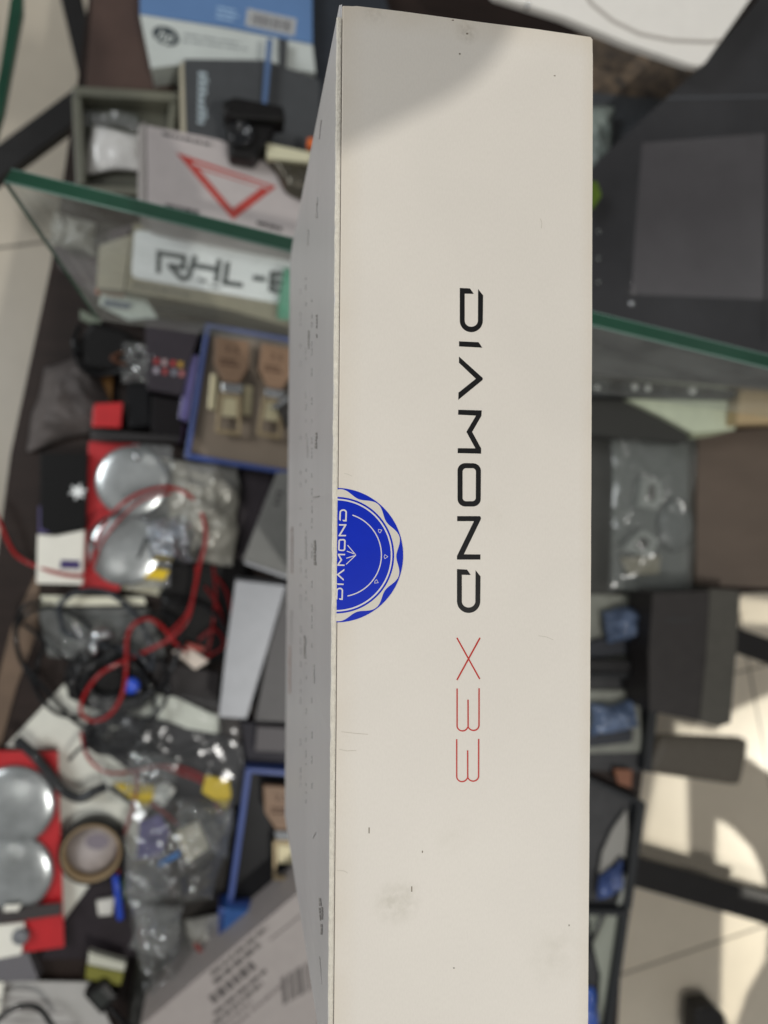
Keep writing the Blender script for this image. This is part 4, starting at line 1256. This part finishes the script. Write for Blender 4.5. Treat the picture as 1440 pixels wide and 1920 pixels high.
# speckled blanket of parts between
tag(block('speckled_card', [(1080, 60), (1330, 120), (1290, 190), (1180, 200), (1080, 190)], H(.02), .02, mat('speckle', (128, 110, 90), .6, var=.3, scale=60, tint2=(58, 56, 56)), None, .001), 'brown speckled card between the white board and the laptop', 'card')
tag(block('blue_grey_box', [(1080, 170), (1280, 190), (1180, 310), (1080, 320)], H(.025), .02, mat('bluegrey', (84, 88, 92), .4, var=.2, scale=20)), 'blue grey box above the corner of the laptop', 'box')
bag('mint_pouch', [(1090, 200), (1150, 196), (1145, 330), (1090, 330)], H(.05), .014, mat('mint', (134, 144, 138), .35, var=.25, scale=30), None, 61, .7, 20, 40)
tag(COL.objects['mint_pouch'], 'pale green grey pouch tucked behind the right side of the tall box', 'pouch')
tag(block('green_tag', [(1090, 338), (1120, 340), (1128, 366), (1114, 390), (1090, 396)], H(.135 + .02), .004, mat('lime', (84, 106, 34), .45, var=.3), None, .001), 'small lime green tag at the right side of the tall box', 'tag')
rnd = random.Random(9)
for k, (y, lb_) in enumerate(((430, 'uppermost'), (480, 'second'), (525, 'third'))):
    tag(dome('chrome_stud', 1122, y + 4, 5, zt, mat('stud', (110, 114, 112), .25, .6), None, .7), '%s dull stud down the left side of the laptop' % lb_, 'stud', 'studs beside the laptop')

# black sockets below the glass edge
root = thing('socket_strip', 'black strip with a row of small bright sockets under the glass edge', 'strip', at(1260, 680, DECK))
block('strip_body', [(1060, 640), (1420, 660), (1390, 748), (1060, 740)], H(.08), .05, mat('strip_black', (68, 70, 70), .4, var=.15), root, .002)
for (x, y, r) in ((1269, 709, 9), (1367, 714, 11), (1190, 725, 7), (1215, 727, 7), (1298, 732, 8), (1325, 733, 5), (1212, 686, 5), (1122, 692, 6), (1120, 726, 5)):
    dome('socket', x, y, r, H(.08), mat('socket_silver', (235, 238, 232), .3, .2), root, .6)
for k, x in enumerate((1150, 1225, 1262, 1320)):
    block('strip_rib', [(x, 660), (x + 22, 662), (x + 18, 742), (x - 4, 740)], H(.083), .003, mat('rib_black', (44, 44, 46), .4), root, .001)
root = thing('green_white_box', 'pale green white box edge below the row of sockets', 'box', at(1280, 770, DECK))
block('box_top', [(1176, 748), (1390, 752), (1378, 806), (1300, 812), (1246, 782)], H(.07), .03, mat('mint_white2', (196, 204, 178), .45, var=.08), root)
block('box_tip', [(1300, 812), (1378, 806), (1330, 818), (1296, 822)], H(.068), .02, mat('mint_dim', (146, 150, 124), .45), root)
tag(block('cardboard_box', [(1392, 704), (1560, 690), (1560, 790), (1380, 796)], H(.09), .04, mat('cardboard', (178, 156, 118), .6, var=.1, scale=16)), 'tan cardboard box at the right edge under the glass', 'box')
tag(block('black_wedge', [(1060, 746), (1178, 750), (1290, 800), (1290, 830), (1060, 812)], H(.06), .03, mat('wedge_black', (60, 60, 57), .45)), 'black slab under the pale green box', 'slab')
tag(block('brown_board', [(1308, 812), (1560, 790), (1560, 1108), (1305, 1096)], H(.03), .02, mat('board_brown', (98, 85, 74), .5, var=.12, scale=10, aniso=(1, 3, 1)), None, .001), 'brown wooden board at the right edge below the cardboard box', 'board')

tag(block('dark_mat', [(1040, 800), (1160, 806), (1150, 1130), (1040, 1130)], H(.01), .008, mat('mat_grey', (76, 76, 73), .6, var=.1)), 'dark grey mat behind the right side of the tall box', 'mat')
# clear bag of adapters
root = thing('small_parts', 'small square adapters and a fitting inside the clear bag', 'adapters', at(1220, 960, DECK))
GM = mat('parts_grey', (100, 102, 100), .4, var=.15)
COL.objects['small_parts']['label'] = 'grey moulded insert holding two square adapters in the clear bag'
COL.objects['small_parts']['category'] = 'insert'
block('insert', [(1150, 806), (1292, 812), (1294, 1110), (1150, 1104)], H(.012), .01, mat('insert_grey', (106, 108, 104), .4, var=.15, scale=20), root, .002)
for P, Q in (([(1206, 896), (1240, 902), (1244, 940), (1232, 956), (1198, 950)], [(1216, 908), (1230, 910), (1228, 940), (1212, 938)]),
             ([(1206, 992), (1238, 1012), (1222, 1046), (1168, 1030)], [(1206, 1004), (1220, 1016), (1208, 1034), (1188, 1022)])):
    block('square_adapter', P, H(.03), .016, mat('adapter_pale', (160, 162, 156), .3, coat=.5), root, .002)
    block('adapter_hole', Q, H(.0304), .003, mat('hole_dark', (70, 66, 60), .5), root, .0003)
block('beige_part', [(1165, 1045), (1240, 1040), (1238, 1076), (1180, 1080)], H(.024), .01, mat('part_beige', (146, 138, 116), .5), root, .003)
lathe('round_part', at(1262, 985, H(.014)), [(0, 0), (.03, 0), (.028, .008), (.02, .01), (0, .01)], GM, root, 30, sx=.8, sy=1.2)
bag('clear_parts_bag', [(1145, 800), (1300, 806), (1304, 1116), (1140, 1108)], H(.036), .016, clear_mat('parts_film', (190, 196, 190), .88, .16, .3, 25, .06), None, 67, .8, 50, 16)
tag(COL.objects['clear_parts_bag'], 'clear crinkled bag of small adapters right of the tall box', 'bag')

# blue packs in black trays
def blue_pack(label, cx_, cy_, s, seed):
    root = thing('blue_pack', label, 'pack', at(cx_, cy_, DECK), 'blue gel packs in a column right of the tall box')
    g = lambda P: [(cx_ + x * s, cy_ + y * s) for x, y in P]
    block('backing', g([(-80, -62), (56, -60), (62, 66), (-80, 70)]), H(.012), .01, mat('pack_grey', (134, 136, 126), .4, var=.25, scale=25), root, .002)
    bag('gel_pillow', g([(-52, -30), (50, -44), (52, 14), (-40, 34)]), H(.02), .024, mat('gel_blue', (98, 114, 142), .16, var=.35, scale=40, coat=.8), root, seed, .7, 26, 40)
    block('dark_strap', g([(-80, 30), (-52, 22), (44, 22), (40, 46), (-80, 60)]), H(.02), .006, mat('pack_strap', (56, 58, 64), .4), root, .002)
    return root


blue_pack('uppermost blue gel pack below the clear parts bag', 1176, 1176, 1.0, 71)
blue_pack('middle blue gel pack left of the black box', 1148, 1350, .92, 73)
tag(block('black_gap_bar', [(1080, 1236), (1222, 1240), (1216, 1262), (1080, 1258)], H(.03), .02, mat('gap_black', (38, 37, 38), .4)), 'black bar between the uppermost and middle blue packs', 'bar')


def slim_tray(label, outer, seed):
    root = thing('slim_tray', label, 'tray', at(*outer[0], DECK), 'slim black framed trays right of the tall box')
    block('tray_floor', [(x - 4, y) for x, y in outer], H(.008), .006, mat('slim_floor', (64, 64, 65), .4, var=.2), root)
    (a, b, c, d) = outer
    block('tray_frame', [(b[0] - 14, b[1]), b, c, (c[0] - 14, c[1])], H(.026), .026, mat('frame_black', (44, 46, 48), .4), root, .001)
    block('tray_frame', [a, b, (b[0], b[1] + 10), (a[0], a[1] + 10)], H(.0255), .025, mat('frame_black', (44, 46, 48)), root, .001)
    return root


slim_tray('upper slim black framed tray edge beside the black box', [(1090, 1262), (1240, 1262), (1222, 1448), (1090, 1444)], 1)
s2 = slim_tray('middle slim black framed tray with a pale curved sheet', [(1090, 1450), (1212, 1506), (1184, 1706), (1090, 1700)], 2)
block('pale_curve', [(1130, 1600), (1150, 1555), (1176, 1518), (1178, 1560), (1172, 1610), (1160, 1600), (1140, 1630), (1124, 1640)], H(.016), .004, mat('curve_silver', (150, 148, 142), .3, coat=.5), s2, .001)
bag('blue_sachet', [(1124, 1640), (1168, 1612), (1170, 1660), (1116, 1690)], H(.02), .014, mat('gel_blue2', (62, 80, 128), .3, var=.3, scale=40, coat=.4), None, 77, .7, 24, 60)
tag(COL.objects['blue_sachet'], 'small dark blue sachet in the middle slim tray', 'sachet')
tag(block('white_rim_piece', [(1172, 1640), (1180, 1642), (1176, 1676), (1160, 1700), (1164, 1680)], H(.02), .006, mat('rim_pale', (184, 186, 176), .35, coat=.4)), 'thin pale curved strip at the right side of the dark blue sachet', 'strip')
s3 = slim_tray('lowest slim black framed tray at the foot of the tall box', [(1090, 1706), (1182, 1708), (1148, 1940), (1090, 1940)], 3)
block('pale_sheet', [(1104, 1716), (1160, 1716), (1146, 1810), (1130, 1920), (1118, 1920), (1128, 1830), (1112, 1770)], H(.016), .003, mat('sheet_sage', (150, 154, 142), .35, coat=.4), s3, .0008)
cable([(1135, 1706, .022), (1118, 1745, .022), (1096, 1790, .022)], .0026, BLKW, parent=s3, name='tray_cord')
bag('blue_sparkle', [(1080, 1850), (1114, 1850), (1120, 1930), (1080, 1940)], H(.02), .014, mat('gel_blue3', (60, 96, 180), .15, var=.3, scale=40, coat=.8), None, 79, .9, 22, 80)
tag(COL.objects['blue_sparkle'], 'sparkling blue sachet in the lowest slim tray', 'sachet')
tag(block('rust_chip', [(1152, 1442), (1186, 1444), (1184, 1478), (1160, 1470)], H(.02), .006, mat('rust', (126, 78, 52), .5)), 'small rust brown chip between the middle and upper slim trays', 'chip')

# black box right
root = thing('black_carton', 'tall black box with a lighter grey side right of the blue gel packs', 'box', at(1300, 1230, DECK))
block('box_front', [(1224, 1112), (1330, 1108), (1322, 1240), (1310, 1352), (1218, 1334), (1216, 1220)], H(.07), .07, mat('carton_black', (58, 55, 54), .45, var=.1), root)
block('box_side', [(1331, 1104), (1388, 1108), (1380, 1230), (1370, 1356), (1346, 1362), (1311, 1354), (1323, 1240)], H(.068), .07, mat('carton_grey', (86, 84, 78), .45, var=.08), root)
polys('box_print', [rect(0, 0, 1, 1)], qmap([(1248, 1160), (1296, 1160), (1294, 1166), (1246, 1166)], H(.0703)), mat('box_ink', (62, 62, 62)), root, .0002)
# ================================================================== below the cabinet
def bar3(name, p, q, w, h, z, m, label, cat='bar', group=None):
    a, b = Vector(p), Vector(q)
    d = (b - a).normalized(); nn = Vector((-d.y, d.x)) * w / 2
    o = block(name, [tuple(a + nn), tuple(b + nn), tuple(b - nn), tuple(a - nn)], z, h, m, None, .004)
    return tag(o, label, cat, group)


bar3('steel_leg', (-60, 345), (170, 175), 54, .03, -1.30, METALB, 'thick black steel bar over the floor at the upper left', 'steel bar', 'black steel bars under the cabinet')
bar3('steel_leg', (120, -60), (172, 160), 40, .03, -1.27, METALB, 'black steel bar dropping from the top edge of the upper left corner', 'steel bar', 'black steel bars under the cabinet')
bar3('steel_leg', (1150, 1622), (1520, 1728), 58, .03, -1.32, METALB, 'black steel bar crossing the sunlit floor at the lower right', 'steel bar', 'black steel bars under the cabinet')
bar3('steel_leg', (1370, 1196), (1520, 1250), 46, .03, -1.20, METALB, 'black steel bar beside the tall black box at the right edge', 'steel bar', 'black steel bars under the cabinet')
tag(block('rubber_stopper', [(1305, 1890), (1340, 1884), (1362, 1905), (1368, 1960), (1300, 1960)], -1.38, .05, METALB, None, .01), 'rounded black foot at the bottom right', 'foot')
tag(block('green_glass_strip', [(28, -60), (42, -60), (42, 20), (6, 210), (-30, 330), (-40, 320), (0, 130)], H(.05), .008, EDG, None, .001), 'dark green glass edge in the top left corner', 'glass strip')
tag(block('grey_shade_block', [(1240, 1380), (1410, 1386), (1392, 1478), (1210, 1452)], -1.25, .04, mat('shade_grey', (104, 98, 88), .6, var=.08), None, .02), 'grey block standing in for shade on the floor below the black box', 'shade block')  # grey block put in for a shadow-like rectangle over the floor

# added spot; an unseen board with openings shapes its light into floor patches
cen = at(1350, 1620, FLOOR)
SRC = cen + Vector((1.5, -.5, 1.35))
ax = (SRC - cen).normalized()
lamp('floor_patch_spot', 'SPOT', SRC, cen, 230, (1.0, .96, .84), .004, 40, .05)
PC = SRC - ax * .8
PCX = ax.cross(Vector((0, 0, 1))).normalized()
PCY = PCX.cross(ax)


def toplate(px, py):
    p = at(px, py, FLOOR)
    d = p - SRC
    k = -.8 / d.dot(ax)
    v = SRC + d * k - PC
    return (v.dot(PCX), v.dot(PCY))


holes = [[(1232, 1440), (1288, 1458), (1292, 1618), (1202, 1596)],
         [(1344, 1536), (1372, 1552), (1408, 1590), (1432, 1640), (1436, 1662), (1342, 1634)],
         [(1356, 1706), (1410, 1722), (1440, 1738), (1434, 1800), (1400, 1860), (1376, 1930), (1352, 1900)],
         [(1386, 1120), (1560, 1140), (1560, 1182), (1384, 1170)],
         [(1380, 1330), (1560, 1250), (1560, 1520), (1470, 1470), (1400, 1420), (1268, 1398), (1266, 1354), (1340, 1372)],
         ]
loops = [[(-.42, -.42), (.42, -.42), (.42, .42), (-.42, .42)]] + [[toplate(*p) for p in h] for h in holes]
o = polys('floor_patch_gobo', loops, lambda x, y: PC + PCX * x + PCY * y, mat('gobo_brown', (90, 70, 52), .6, var=.2), None, .004, ax)  # added board, cut so the spot lights only the floor patches
tag(o, 'added light-shaping shutter board with openings outside the view', 'gobo')

# the smartphone that takes the picture: its shadow falls across the top of the white box
root = thing('smartphone', 'smartphone held above the white box, outside the view', 'phone', (.0, -.1, .196))
c0 = Vector((.1195, -.0965)); e1 = Vector((-.86, -.51)); e2 = Vector((-.51, .86))
loop = []
for (s, t, a0) in ((.040, .040, 180), (.150, .012, 270), (.150, .070, 0), (.012, .070, 90)):
    r = .040 if s == .040 else .011
    for k in range(9):
        a = math.radians(a0 + 90 * k / 8)
        p = c0 + e1 * (s + r * math.cos(a)) + e2 * (t + r * math.sin(a))
        loop.append(Vector((p.x, p.y, .204)))
bm = bmesh.new(); prism_bm(bm, loop, .008, 0)
from_bm('phone_body', bm, mat('phone_black', (28, 30, 34), .2), root)
